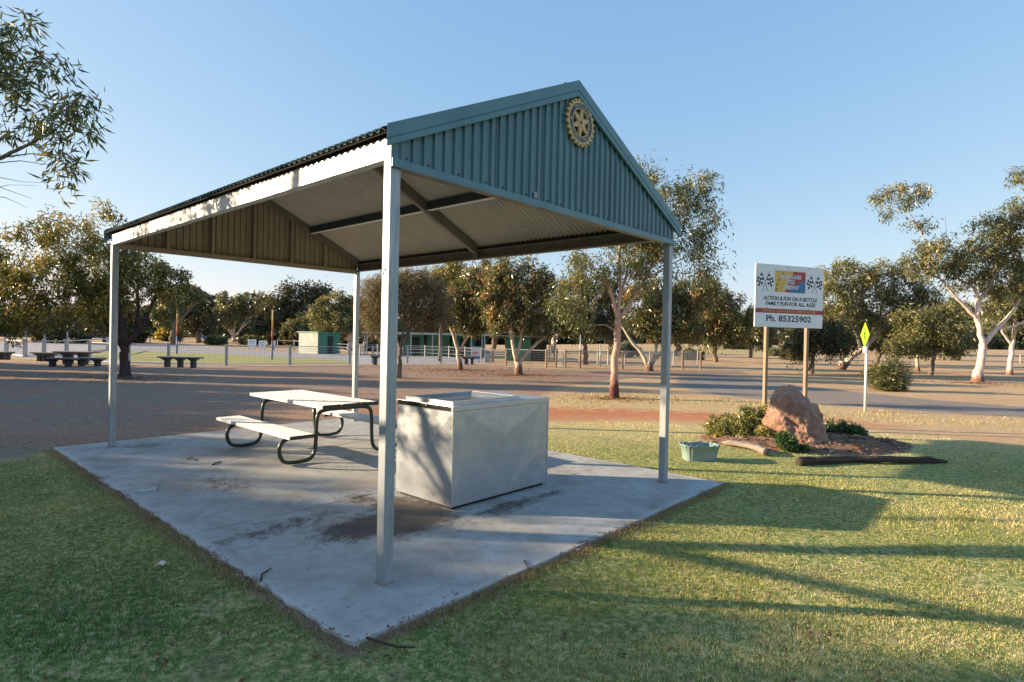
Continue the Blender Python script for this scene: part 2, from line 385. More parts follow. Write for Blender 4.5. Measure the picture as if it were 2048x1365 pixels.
# low rise far off to the right and behind
mb = MB(); n = 60
for i in range(n):
    a0, a1 = -60+i*200/n, -60+(i+1)*200/n
def hill(px0, px1, Yd, hmax, name, seed):
    mb = MB(); n = 40; rows = 6; r = random.Random(seed); ph = r.uniform(0, 6)
    for i in range(n+1):
        t = i/n; px = px0+(px1-px0)*t; x = P(px, 680, Yd).x
        hgt = hmax*math.sin(math.pi*t)**.7*(1+.2*math.sin(t*9+ph))
        for j in range(rows+1):
            s = j/rows; mb.v.append((x*(1+s*.5), Yd*(1+s*.5), -.05+hgt*math.sin(s*math.pi/2)))
    for i in range(n):
        for j in range(rows):
            a = i*(rows+1)+j; mb.f.append((a, a+rows+1, a+rows+2, a+1)); mb.m.append(0)
    o = mb.build(name, M['ground'], smooth=True); zone_attr(o.data); o['kind'] = 'structure'
hill(1050, 3000, 70, 1.3, 'hill', 1)

# ------------------------------------------------------------------ concrete slab with joints and stains
m, nt, bs, out = newmat('worn_concrete'); M['conc'] = m
v = coord(nt, 'Object'); a = attr(nt, 'stain'); e = attr(nt, 'rim')
f1 = noise(nt, 1.6, 6, .65, v, .6); f2 = noise(nt, 9, 5, .7, v); f3 = noise(nt, 120, 2, .6, v)
col = ramp(nt, f1, [(.3, (.27, .255, .235)), (.47, (.36, .365, .355)), (.68, (.45, .48, .49))])
col = mixc(nt, maprange(nt, f2, .45, .70, 0, .6), col, (.29, .265, .24))
col = mixc(nt, maprange(nt, f3, .62, .7, 0, .35), col, (.30, .28, .25))
col = mixc(nt, math_(nt, 'MULTIPLY', maprange(nt, math_(nt, 'ADD', a, math_(nt, 'MULTIPLY', math_(nt, 'SUBTRACT', math_(nt, 'ADD', math_(nt, 'MULTIPLY', f2, .6), math_(nt, 'MULTIPLY', noise(nt, 28, 4, .7, v), .4)), .5), 1.7)), .16, .66), .93), col, ramp(nt, f3, [(.35, (.048, .040, .036)), (.7, (.11, .092, .078))]))
col = mixc(nt, maprange(nt, e, 0, 1, 0, .45), col, (.56, .55, .53))
nt.links.new(col, bs.inputs['Base Color']); bs.inputs['Roughness'].default_value = .88; bs.inputs['Specular IOR Level'].default_value = .3
bump(nt, math_(nt, 'ADD', f2, math_(nt, 'MULTIPLY', f3, .5)), bs, .18, .01)
slab = empty('concrete_slab', SH(0, 0, 0), PHI); slab['kind'] = 'structure'
STAINS = [(.62, 1.05, .42, .26, 1.0), (.85, .88, .35, .25, 1.0), (1.15, 1.15, .28, .5, .95), (1.0, 1.75, .18, .25, .6), (.2, 1.55, .5, .2, .45), (-.1, 1.5, .5, .22, .4),
          (1.9, .62, .55, .12, .62), (2.5, .6, .25, .1, .5), (.35, 6.0, .35, .25, .45), (.3, 3.2, .25, .5, .42), (3.4, 1.0, .3, .3, .3), (1.7, 3.0, .5, .3, .3)]
def slab_piece(u0, v0, u1, v1):
    nu, nv = max(2, int((u1-u0)/.045)), max(2, int((v1-v0)/.045)); mb = MB()
    uu = np.linspace(u0, u1, nu+1); vv = np.linspace(v0, v1, nv+1); rng = random.Random(int(v0*100))
    for j, b in enumerate(vv):
        for i, a_ in enumerate(uu):
            x, y = a_, b
            if i in (0, nu) and (u0 < -.4 or u1 > 4.2): x += .018*math.sin(y*9+i)*math.sin(y*23) 
            mb.v.append((x, y, 0.0 + .0015*math.sin(x*3)*math.sin(y*2.3)))
    for j in range(nv):
        for i in range(nu):
            k = j*(nu+1)+i; mb.f.append((k, k+1, k+nu+2, k+nu+1)); mb.m.append(0)
    top = len(mb.v)
    ringi = [i for i in range(nu+1)] + [(j+1)*(nu+1)-1+0 for j in range(1, nv+1)] + [nv*(nu+1)+i for i in range(nu-1, -1, -1)] + [j*(nu+1) for j in range(nv-1, 0, -1)]
    base = len(mb.v)
    for k in ringi: x, y, z = mb.v[k]; mb.v.append((x, y, -.11))
    for q in range(len(ringi)):
        r = (q+1) % len(ringi); mb.f.append((ringi[q], base+q, base+r, ringi[r])); mb.m.append(0)
    o = mb.build('slab_panel', M['conc'], slab)
    co = np.array(mb.v); st = np.zeros(len(co)); rim = np.zeros(len(co))
    for (su, sv, ru, rv, k) in STAINS:
        d = ((co[:, 0]-su)/ru)**2 + ((co[:, 1]-sv)/rv)**2; st = np.maximum(st, k*np.exp(-d*.8))
    rim = np.clip(1-np.minimum.reduce([co[:, 0]+.52, 4.28-co[:, 0], co[:, 1]+.46, 6.6-co[:, 1]])/.10, 0, 1)
    for nme, val in (('stain', st), ('rim', rim)):
        at = o.data.attributes.new(nme, 'FLOAT', 'POINT'); at.data.foreach_set('value', val.astype(np.float32))
    return o
for (v0, v1) in ((-.46, 1.830), (1.850, 4.324), (4.344, 6.59)): slab_piece(-.52, v0, 4.28, v1)
for y_ in (1.80, 4.295): MB().box((-.50, y_, -.10), (4.26, y_+.08, -.022)).build('joint_filler', M['plinth'], slab)

# ------------------------------------------------------------------ SHELTER (local axes: x along the gable, y along the ridge)
sh = empty('picnic_shelter', SH(0, 0, 0), PHI)
tag(sh, 'open steel picnic shelter with blue-green ribbed gable over a concrete slab', 'shelter')
ZBB, ZBT, ZFB, ZFT = 2.650, 2.702, 2.710, 2.846
TAN = .4716; UR = W/2
def zr(u): return 2.885 + ((u if u < UR else W-u) + .069)*TAN
def post(u, v, ztop, lab=None):
    mb = MB(); t = .004
    mb.box((u, v, -.002), (u+SP, v+SP, ztop)); o = mb.build('post', M['galv'], sh, bevel=.006)
    b = MB().box((u-.008, v-.008, .0005), (u+SP+.008, v+SP+.008, .008)).build('base_grout', M['timbergrey'], o)
    return o
pN = post(0, 0, ZFT); pR = post(W-SP, 0, ZBT-.01); pL = post(0, L-SP, ZFB-.002); pB = post(W-SP, L-SP, ZFB-.002)
# small dark scrawl on the front post
mb = MB()
for k, (z, a) in enumerate(((1.98, 0), (2.0, 1), (2.02, .4), (1.96, -.6), (1.99, .8))):
    mb.tube([(-.0012, .02+.01*k, z-.02), (-.0016, .025+.008*k, z), (-.0012, .03+.008*k+.006*a, z+.03)], .0016, 4)
mb.build('scrawl', M['navy'], pN)
# eave beams (C purlins, web outward)
def eave(u_out, sgn, v0, v1):
    mb = MB(); t = .004; a, b = sorted((u_out, u_out+sgn*t)); mb.box((a, v0, ZFB), (b, v1, ZFT))
    a, b = sorted((u_out+sgn*.0041, u_out+sgn*.066)); mb.box((a, v0, ZFB), (b, v1, ZFB+t)); mb.box((a, v0, ZFT-t), (b, v1, ZFT))
    a, b = sorted((u_out+sgn*.0661, u_out+sgn*.070)); mb.box((a, v0, ZFB), (b, v1, ZFB+.018)); mb.box((a, v0, ZFT-.018), (b, v1, ZFT))
    return mb
eave(.004, 1, SP+.001, L).build('eave_beam', M['fascia'], sh)
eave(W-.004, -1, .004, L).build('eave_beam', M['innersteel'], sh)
# corrugated roof
def roofside(side):
    pitch = .076; n = int((L+.04)/pitch*8); vs = []; mb = MB()
    us = (-.069, .012, UR); m_ = len(us)
    for k, off in enumerate((0, -.004)):
        base = len(mb.v)
        for i in range(n+1):
            v = -.02 + (L+.04)*i/n; w = .0125*math.sin(2*math.pi*v/pitch)
            for u in us:
                uu = u if side == 0 else W-u
                mb.v.append((uu - (w+off)*.42*(1 if side == 0 else -1), v, zr(u) + (w+off)*.9 - .012))
        for i in range(n):
            for j in range(m_-1):
                q = base+m_*i+j; f = (q, q+1, q+m_+1, q+m_); f = f if (side == 0) == (k == 0) else f[::-1]
                mb.f.append(f[::-1]); mb.m.append(0 if k == 0 else (2 if j == 0 else 1))  # overhang underside is coloured black to carry the eave's shade
    b0, b1 = 0, m_*(n+1)
    for i in range(n):
        mb.f.append((b0+m_*i, b0+m_*(i+1), b1+m_*(i+1), b1+m_*i)); mb.m.append(0)
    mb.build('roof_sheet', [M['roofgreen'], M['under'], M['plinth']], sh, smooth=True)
    MB().box(((.012 if side == 0 else W-.030), .02, ZFT+.0005), ((.030 if side == 0 else W-.012), L-.02, ZFT+.036)).build('eave_shade_strip', M['plinth'], sh)  # dark strip added below the roof edge as painted shade
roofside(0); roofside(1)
mb = MB()
prof = [(-.11, -.042), (-.05, -.012), (-.018, .008), (-.014, .024), (0, .031), (.014, .024), (.018, .008), (.05, -.012), (.11, -.042)]
vs = []
for v in (.09, L-.09):
    for a, b in prof: vs.append((UR+a, v, zr(UR)+b))
npf = len(prof); mb.add(vs, [(i, i+1, npf+i+1, npf+i) for i in range(npf-1)]); mb.build('ridge_cap', M['roofgreen'], sh)
# gables
def gable_sheet(v0, out):
    mb = MB(); pts = []; pitch = .0905; u = .012; r = .017*out
    while u < W-.012:
        for du, d in ((0, 0), (.046, 0), (.053, r), (.069, r), (.076, 0)):
            if u+du < W-.012: pts.append((u+du, d))
        u += pitch
    pts.append((W-.012, 0))
    for (u, d) in pts:
        mb.v.append((u, v0+d, ZBT-.012)); mb.v.append((u, v0+d, zr(u)-.030))
    for i in range(len(pts)-1):
        f = (2*i, 2*i+2, 2*i+3, 2*i+1); mb.f.append(f if out < 0 else f[::-1]); mb.m.append(0)
    return mb
gs = gable_sheet(-.006, -1).build('gable_wall', M['blue'], sh)
for u in (1.478, .938, 2.5): MB().box((u, -.0085, ZBT), (u+.005, -.0045, zr(u)-.06)).build('lap_seam', M['dark'], gs)
u = .12; k = 0   # screw heads along the foot of the sheet
while u < W-.1:
    MB().tube([(u, -.0065, ZBT+.025), (u, -.0125, ZBT+.025)], .0075, 8).build('screw', M['dark'], gs); u += .0905*(3 if k % 3 else 2); k += 1
mb = MB().box((1.375, -.0262, 2.712), (1.413, -.0242, 2.765)); mb.build('sticker', M['sticker'], gs)
gi = gable_sheet(.0, -1); gi.v = [(x, y+.006, z) for x, y, z in gi.v]; gi.f = [f[::-1] for f in gi.f]; gi.build('gable_lining', M['innerwall'], sh)
gr = gable_sheet(L+.004, 1).build('gable_wall', M['innerwall'], sh); tag(gr, 'inside of the rear gable, plain beige ribbed sheet')
# bottom chords
mb = MB(); mb.box((-.012, -.030, ZBB), (W+.012, -.026, ZBT)); mb.box((-.012, -.0258, ZBB), (W+.012, -.0002, ZBB+.004)); mb.build('gable_beam', M['blue2'], sh)
mb = MB(); mb.box((SP+.002, .004, ZBB+.003), (W-SP-.002, .058, ZBB+.060)); mb.build('gable_beam', M['innersteel'], sh)
mb = MB(); mb.box((SP*.5, L-.062, ZBB+.02), (W-.002, L-.002, ZBB+.088)); mb.build('gable_beam', M['innerwall'], sh, bevel=.004)
# studs on the rear gable
for u in (.665, 1.273, 1.895, 2.517, 3.129):
    MB().box((u-.004, L-.060, ZBB+.0885), (u+.034, L-.004, zr(u)-.12)).build('stud', M['innerwall'], sh)
# rafters: end frames and the middle portal
def rafter(v0, v1, depth, mat, nm='rafter'):
    for side in (0, 1):
        q = []
        ua, ub = .072, UR - .001
        for zoff in (-.030-depth, -.030):
            ring = [(ua, v0), (ub, v0), (ub, v1), (ua, v1)]
            for (u, v) in ring: q.append(((u if side == 0 else W-u), v, zr(u)+zoff))
        MB().hexa(q).build(nm, mat, sh)
rafter(.062, .112, .08, M['innersteel']); rafter(L-.118, L-.066, .085, M['innersteel']); rafter(L/2-.055, L/2+.005, .135, M['innersteel'])
MB().box((W-.088, L/2-.075, ZFB-.006), (W-.072, L/2+.02, ZFT-.008)).build('rafter_cleat', M['innersteel'], sh)
for side in (0, 1):    # purlins at mid slope, split at the middle rafter
    for (v0, v1) in ((.113, L/2-.056), (L/2+.006, L-.119)):
        u0 = UR*.52; mb = MB(); q = []
        uu = (u0-.030, u0+.030)
        for zo in (-.125, -.024):
            for (u, v) in ((uu[0], v0), (uu[1], v0), (uu[1], v1), (uu[0], v1)): q.append(((u if side == 0 else W-u), v, zr(u0)+zo))
        mb.hexa(q); p = mb.build('purlin', M['benchdark'], sh)
        q = [(x, y, z-(.1035 if i > 3 else .007)) for i, (x, y, z) in enumerate(q)]
        q = [(x, y, zr(u0)-.125-(.008 if i < 4 else .0005)) for i, (x, y, z) in enumerate(q)]
        MB().hexa(q).build('purlin_flange', M['signwhite'], p)
# barge cappings
def barge(vf, out, mat):
    pr = [(-.012, .12), (0, 0), (.086, 0), (.089, .007), (.094, .007), (.096, .001), (.134, .001), (.139, .006), (.139, .022)]
    for side in (0, 1):
        mb = MB(); n = len(pr)
        for u in (-.072, UR-.0006):
            for d, y in pr: mb.v.append(((u if side == 0 else W-u), vf - out*y, zr(u)+.008-d))
        for i in range(n-1):
            f = (i, i+1, n+i+1, n+i); f = f if (side == 0) == (out > 0) else f[::-1]
            mb.f.append(f); mb.m.append(0)
        o = mb.build('barge_board', mat, sh); sm = o.modifiers.new('solid', 'SOLIDIFY'); sm.thickness = .0012; sm.offset = 0
barge(-.052, -1, M['blue2']); barge(L+.045, 1, M['blue2'])
# wheel emblem hanging on the gable: toothed ring, band, spokes
em = empty('wheel_emblem', SH(1.965, -.034, 3.475), PHI)
tag(em, 'cream and navy gear wheel emblem with six spokes fixed to the blue gable peak', 'emblem')
def ring_mesh(r0, r1, y0, y1, n=96):
    mb = MB()
    for k in range(n):
        t = 2*math.pi*k/n
        a0 = r0(t) if callable(r0) else r0; a1 = r1(t) if callable(r1) else r1
        for (r, y) in ((a0, y0), (a1, y0), (a1, y1), (a0, y1)): mb.v.append((r*math.sin(t), y, r*math.cos(t)))
    for k in range(n):
        j = (k+1) % n
        for a in range(4):
            b = (a+1) % 4; mb.f.append((4*k+a, 4*k+b, 4*j+b, 4*j+a)); mb.m.append(0)
    return mb
RE = .207
def tooth(t):
    p = (t*24/(2*math.pi)) % 1
    return RE if .18 < p < .62 else RE*.885
ring_mesh(RE*.80, tooth, -.012, .010, 24*10).build('toothed_rim', M['gold'], em)
bd = ring_mesh(RE*.60, RE*.80, -.009, .008, 96).build('navy_band', M['navy'], em)
ring_mesh(RE*.56, RE*.605, -.013, .008, 96).build('inner_ring', M['gold'], em)
for k in range(6):
    mb = MB(); t = math.pi*k/3 + .12; c_, s_ = math.cos(t), math.sin(t)
    q = []
    for y in (-.013, .006):
        for (r, w) in ((RE*.12, -.030), (RE*.57, -.012), (RE*.57, .012), (RE*.12, .030)): q.append((r*s_ + w*c_, y, r*c_ - w*s_))
    mb.add(q, [(0, 1, 2, 3), (7, 6, 5, 4), (0, 4, 5, 1), (1, 5, 6, 2), (2, 6, 7, 3), (3, 7, 4, 0)])
    mb.build('spoke', M['gold'], em)
ring_mesh(RE*.09, RE*.20, -.015, .006, 32).build('hub', M['gold'], em)
for t in (-.62, .86, -1.57, 2.25):   # four bars dividing the band
    mb = MB(); c_, s_ = math.cos(t), math.sin(t); q = []
    for y in (-.0115, .0):
        for (r, w) in ((RE*.60, -.005), (RE*.82, -.005), (RE*.82, .005), (RE*.60, .005)): q.append((r*s_ + w*c_, y, r*c_ - w*s_))
    mb.add(q, [(0, 1, 2, 3), (7, 6, 5, 4), (0, 4, 5, 1), (1, 5, 6, 2), (2, 6, 7, 3), (3, 7, 4, 0)])
    mb.build('band_divider', M['gold'], bd)
def arctext(word, a0, a1, flip, r):
    for i, ch in enumerate(word):
        t = a0 + (a1-a0)*(i/(len(word)-1))
        X = Matrix.Translation((r*math.sin(t), -.0105, r*math.cos(t))) @ Matrix.Rotation(t + (math.pi if flip else 0), 4, 'Y') @ Matrix.Rotation(math.pi/2, 4, 'X')
        textmesh(ch, .034, M['cream'], 'letter', bd, X, ext=.0006)
arctext('ROTARY', -.45, .62, False, RE*.70); arctext('INTERNATIONAL', math.pi+1.2, math.pi-.8, True, RE*.70)

# ------------------------------------------------------------------ PICNIC TABLE (shelter axes)
pt = empty('picnic_table', SH(1.95, 4.4, 0), PHI)
tag(pt, 'picnic table with silver slatted top and two benches on dark green tube legs', 'picnic table')
def plank(parent, nm, u0, u1, v0, v1, z1, t=.036, lab=None):
    mb = MB(); n = 4; w = (u1-u0)   # shallow-ribbed extruded plank
    xs = np.linspace(u0, u1, 9); 
    mb.box((u0, v0, z1-t), (u1, v1, z1))
    for k in range(1, 6): x = u0+w*k/6; mb.box((x-.004, v0+.001, z1), (x+.004, v1-.001, z1+.0016))
    o = mb.build(nm, M['alu'], parent, bevel=.003)
    for (a, b) in ((v0-.022, v0-.0005), (v1+.0005, v1+.022)):
        MB().box((u0-.001, a, z1-t-.002), (u1+.001, b, z1+.002)).build('end_cap', M['cap'], o, bevel=.004)
    return o
U0, V0 = 1.95, 4.4
for k in range(3): plank(pt, 'tabletop_plank', -.405+k*.274, -.405+k*.274+.256, -.97, 1.02, .700, .042)
for s in (-1, 1):
    for k in range(2):
        a = s*(.56+.162*k) ; a0, a1 = sorted((a, a+s*.154)); plank(pt, 'bench_plank', a0, a1, -1.08, .99, .388, .038)
def frame(vv):
    mb = MB(); r = .024
    for s in (-1, 1):
        raw = [(-.02, .632), (.30, .632), (.40, .56), (.40, .18), (.33, .026), (.72, .026), (.885, .10), (.88, .25), (.80, .33), (.54, .330)]
        raw = [(.0, .632), (.33, .632), (.405, .56), (.405, .16), (.46, .045), (.56, .026), (.72, .026), (.83, .05), (.885, .17), (.86, .28), (.77, .328), (.56, .330)]
        pts = [Vector((s*a, vv, b)) for a, b in raw]
        # round the corners by Chaikin subdivision
        for _ in range(2):
            q = [pts[0]]
            for i in range(len(pts)-1): q += [pts[i]*.75+pts[i+1]*.25, pts[i]*.25+pts[i+1]*.75]
            q.append(pts[-1]); pts = q
        mb.tube(pts, r, 10)
    fr = mb.build('leg_frame', M['tube'], pt, smooth=True)
    for s in (-1, 1): MB().box((min(s*.56, s*.88), vv-.02, .343), (max(s*.56, s*.88), vv+.02, .3495)).build('bracket', M['galv'], fr)
    MB().box((-.40, vv-.02, .645), (.40, vv+.02, .6575)).build('bracket', M['galv'], fr)
frame(-.84); frame(.63)
# ------------------------------------------------------------------ BARBECUE
bq = empty('barbecue', SH(1.372, .878, 0), PHI)
tag(bq, 'stainless steel public barbecue cabinet with sunken hotplate standing on the slab', 'barbecue')
BW, BD, BH = 1.385, .825, .948
MB().box((.03, .03, .0), (BW-.03, BD-.03, .032)).build('plinth', M['plinth'], bq)
cab = empty('cabinet'); cab.parent = bq
def panel(nm, o3, ax, tris, pts, parent):
    mb = MB(); o3 = Vector(o3); ax = Vector(ax); nrm = ax.cross(Vector((0, 0, 1)))
    for (a, z, d) in pts: mb.v.append(tuple(o3 + ax*a + Vector((0, 0, z)) + nrm*d))
    mb.f = tris; mb.m = [0]*len(tris); return mb.build(nm, M['ss'], parent)
bpy.data.objects.remove(cab)
cab = MB().box((.006, .006, .03), (BW-.006, BD-.006, BH-.045)).build('cabinet', M['ss'], bq)
zt, zb = BH-.05, .032
fp = [(0, zb, 0), (.53*BW, zb, .001), (BW, zb, 0), (BW, zt, 0), (.96*BW, zt, .001), (.06*BW, zt, .001), (0, zt, 0), (.50*BW, .62, .011), (.86*BW, .36, .010), (.10*BW, .40, .007)]
panel('front_panel', (0, -.001, 0), (1, 0, 0), [(5, 1, 7), (1, 4, 7), (4, 5, 7), (0, 1, 9), (1, 5, 9), (5, 6, 9), (6, 0, 9), (1, 2, 8), (2, 3, 8), (3, 4, 8), (4, 1, 8)], fp, cab)
sp = [(0, zb, 0), (BD, zb, 0), (BD, zt, 0), (0, zt, 0), (.55*BD, .50, .018), (.1*BD, .55, .008)]
panel('side_panel', (-.001, BD, 0), (0, -1, 0), [(0, 1, 4), (1, 2, 4), (2, 3, 4), (3, 5, 4), (5, 0, 4), (0, 5, 3)], sp, cab)
for (a, b) in ((-.006, -.006), (BW-.012, -.006)): MB().box((a, b, .032), (a+.018, b+.004, BH-.046)).build('corner_trim', M['ss2'], cab)
MB().box((-.010, -.010, BH-.0455), (BW+.010, BD+.010, BH)).build('benchtop', M['ss2'], bq, bevel=.003)
# raised rim around the hotplate
hx0, hx1, hy0, hy1 = .06, .98, .07, .77
mb = MB(); t = .035
for (a, b) in (((hx0, hy0), (hx1, hy0+t)), ((hx0, hy1-t), (hx1, hy1)), ((hx0, hy0+t), (hx0+t, hy1-t)), ((hx1-t, hy0+t), (hx1, hy1-t))):
    mb.box((a[0], a[1], BH+.0003), (b[0], b[1], BH+.034))
rim = mb.build('hotplate_rim', M['ss2'], bq)
mb = MB()   # inward sloping tray
zi = BH+.034; zo = BH+.004; k = .10
o4 = [(hx0+t, hy0+t), (hx1-t, hy0+t), (hx1-t, hy1-t), (hx0+t, hy1-t)]; i4 = [(hx0+t+.03, hy0+t+.03), (hx1-t-.1, hy0+t+.03), (hx1-t-.1, hy1-t-.03), (hx0+t+.03, hy1-t-.03)]
mb.add([(a, b, zi-.001) for a, b in o4] + [(a, b, zo) for a, b in i4], [(0, 1, 5, 4), (1, 2, 6, 5), (2, 3, 7, 6), (3, 0, 4, 7)]); mb.build('tray_slope', M['ss2'], rim)
mb = MB(); mb.add([(a, b, zo+.0008) for a, b in i4], [(0, 1, 2, 3)]); mb.build('hotplate', M['plate'], bq)
MB().box((-.0135, .02, BH-.043), (-.0102, BD-.02, BH-.004)).build('dark_band', basic('dark_mirror_band', (.12, .11, .10), (.05, .05, .05), .25, .8, 8), bq)
mb = MB().tube([(-.011, .36, BH-.012), (-.022, .36, BH-.012)], .010, 10); mb.build('button', M['ss2'], bq)

# ------------------------------------------------------------------ SPEEDWAY SIGN
A = G(1521, 857); a_top = P(1504, 527.5, A.y - .02); a_bot = P(1502, 653.5, A.y - .02)
bw_dir = Vector((1.56, .60, 0)); BWID = 1.66; bw_dir.normalize()
sb = empty('sign_board', (A.x, A.y, 0), math.atan2(bw_dir.y, bw_dir.x))
tag(sb, 'white speedway sign with checkered flags on two timber posts beside the boulder', 'sign')
x0 = (a_top - A).dot(bw_dir); zt, zb = a_top.z, a_bot.z; HB = zt - zb
MB().box((x0, -.032, zb), (x0+BWID, -.012, zt)).build('panel', M['signwhite'], sb, bevel=.002)
for xx in (.03, 1.02): MB().box((xx+.040, -.0115, -.1), (xx+.102, .050, zt-.06)).build('post', M['timber'], sb, bevel=.006)
def onsign(fx, fz, d=0): return Matrix.Translation((x0 + fx*BWID, -.0335-d, zt - fz*HB)) @ Matrix.Rotation(math.pi/2, 4, 'X')
def srect(nm, f0, z0, f1, z1, mat, d=0.0, parent=sb):
    return MB().box((x0+f0*BWID, -.0335-d, zt-z1*HB), (x0+f1*BWID, -.0322-d, zt-z0*HB)).build(nm, mat, parent)
pic = srect('picture_panel', .275, .09, .725, .435, M['yellow'])
def spoly(nm, pts, mat, d, parent):
    mb = MB(); mb.add([(x0+a*BWID, -.0335-d, zt-b*HB) for a, b in pts], [tuple(range(len(pts)))[::-1]]); return mb.build(nm, mat, parent)
spoly('red_field', [(.545, .092), (.723, .092), (.723, .433), (.42, .433), (.45, .34), (.50, .22)], M['red'], .0008, pic)
spoly('blue_field', [(.723, .235), (.723, .433), (.475, .433), (.50, .36), (.58, .31), (.66, .25)], M['bluep'], .0016, pic)
for i in range(12):
    mb = MB(); t0, t1 = i/12, (i+1)/12
    if i % 3 == 2: continue
    f = lambda t: (.285 + .11*t*t + .012*t, .43 - .335*t)
    (ax, az), (bx, bz) = f(t0), f(t1)
    mb.add([(x0+ax*BWID, -.0346, zt-az*HB), (x0+(ax+.012)*BWID, -.0346, zt-az*HB), (x0+(bx+.012)*BWID, -.0346, zt-bz*HB), (x0+bx*BWID, -.0346, zt-bz*HB)], [(0, 1, 2, 3)])
    mb.build('track_line', M['timberdark'], pic)
textmesh('MURRAYLANDS', .10, M['palel'], 'lettering', sb, onsign(.50, .185, .0022), .2, .0008, .31*BWID, .004)
textmesh('CYCLE', .10, M['palel'], 'lettering', sb, onsign(.49, .265, .0022), .2, .0008, .135*BWID, .004)
textmesh('SPEEDWAY', .10, M['palel'], 'lettering', sb, onsign(.51, .355, .0022), .2, .0008, .235*BWID, .004)
textmesh('ACTION & FUN ON A BICYCLE', .10, M['black'], 'lettering', sb, onsign(.51, .54), .22, .0008, .80*BWID, .0022)
textmesh('FAMILY FUN FOR ALL AGES', .10, M['black'], 'lettering', sb, onsign(.51, .625), .22, .0008, .74*BWID, .0022)
srect('red_band', 0.0, .705, 1.0, .775, M['red'])
textmesh('SUNDAYS - FORTNIGHTLY - MARCH to NOV', .062, M['orange'], 'lettering', sb, onsign(.49, .74, .0012), 0, .0008, .80*BWID, .0012)
textmesh('Ph. 85325902', .155, M['black'], 'lettering', sb, onsign(.49, .865), 0, .0008, .66*BWID, .003)
for fx in (.135, .865):
    for sgn in (-1, 1):
        mb = MB(); c0 = Vector((x0+fx*BWID, 0, zt-.30*HB))
        ang = sgn*R_(24); up = Vector((math.sin(ang), 0, math.cos(ang))); sd_ = Vector((sgn*math.cos(ang), 0, -sgn*math.sin(ang)))
        p0 = c0 - up*.17; p1 = c0 + up*.21
        def quad(p, q, r, s_): mb.add([(v.x, -.0338, v.z) for v in (p, q, r, s_)], [(0, 1, 2, 3)] if sgn > 0 else [(3, 2, 1, 0)])
        quad(p0 - sd_*.004, p0 + sd_*.004, p1 + sd_*.004, p1 - sd_*.004)
        for i in range(4):
            for j in range(4):
                if (i+j) % 2 == 0:
                    q0 = c0 + up*(.19-.042*i) + sd_*(.008+.042*j) - Vector((0, 0, .012*math.sin(j*1.5)))
                    q0 -= up*.012*j
                    quad(q0 - up*.042, q0 - up*.042 + sd_*.042, q0 + sd_*.042, q0)
        mb.build('checkered_flag', M['black'], sb)
for fx, fz in ((.17, .035), (.46, .04), (.77, .035), (.17, .69), (.78, .69)):
    p = onsign(fx, fz).translation; MB().tube([p, p + Vector((0, -.006, 0))], .008, 8).build('fixing_bolt', M['dark'], sb)

# ------------------------------------------------------------------ BOULDER, MULCH BED, SLEEPERS, PLANTER
m, nt, bs, out = newmat('pink_rock'); M['rock'] = m
v = coord(nt, 'Object'); f = noise(nt, 2.2, 8, .66, v, .7); f2 = noise(nt, 11, 6, .7, v)
c = ramp(nt, f, [(.3, (.28, .145, .10)), (.48, (.43, .26, .195)), (.66, (.57, .41, .33))])
c = mixc(nt, maprange(nt, f2, .5, .7, 0, .55), c, (.30, .19, .10)); nt.links.new(c, bs.inputs['Base Color'])
bs.inputs['Roughness'].default_value = .9; bs.inputs['Specular IOR Level'].default_value = .2
bump(nt, math_(nt, 'ADD', f2, noise(nt, 40, 5, .7, v)), bs, .9, .05)
from mathutils import noise as mn
RB = 9.15
rc = G(1596, 893); rc = Vector((rc.x, RB, 0))
bm = bmesh.new()
for (px, py, dy) in ((1590, 769, .02), (1574, 771, -.04), (1560, 776, .05), (1541, 795, .0), (1532, 820, .05), (1530, 852, .0), (1540, 876, -.05), (1560, 893, -.12), (1612, 790, .03), (1636, 818, .0), (1650, 845, .0), (1657, 872, .0), (1657, 904, -.05), (1646, 906, -.14),
        (1572, 800, -.20), (1600, 812, -.26), (1552, 838, -.22), (1592, 858, -.38), (1626, 846, -.30), (1640, 880, -.34), (1600, 902, -.40), (1566, 872, -.28),
        (1580, 780, .22), (1545, 830, .34), (1625, 830, .38), (1650, 900, .40), (1540, 900, .38), (1600, 800, .32)):
    q = P(px, py, RB) ; bm.verts.new((q.x-rc.x, dy, max(-.08, q.z)))
bmesh.ops.convex_hull(bm, input=bm.verts); bmesh.ops.delete(bm, geom=[v for v in bm.verts if not v.link_faces], context='VERTS')
bmesh.ops.triangulate(bm, faces=bm.faces[:])
for k in range(4): bmesh.ops.subdivide_edges(bm, edges=bm.edges[:], cuts=1, use_grid_fill=True)
bm.normal_update()
for v in bm.verts:
    p = v.co*1.0; cell = mn.voronoi(p*4.2)[0]; cr = min(.4, cell[1]-cell[0]); c2 = mn.voronoi(p*9)[0]
    a = .05*mn.noise(p*2.6) - .085*(.32-cr)*(1 if cr < .32 else .4) + .025*(c2[1]-c2[0]) + .018*mn.noise(p*14) - .035*abs(mn.noise(Vector((p.x*2, p.y*2, p.z*7+p.x*4))))
    v.co += v.normal*a
mb = MB(); bm.verts.index_update(); mb.v = [tuple(v.co) for v in bm.verts]; mb.f = [tuple(x.index for x in f.verts) for f in bm.faces]; mb.m = [0]*len(mb.f); bm.free()
o = mb.build('boulder', M['rock'], None, loc=rc); tag(o, 'large pinkish brown boulder standing in the mulch bed in front of the sign', 'boulder')


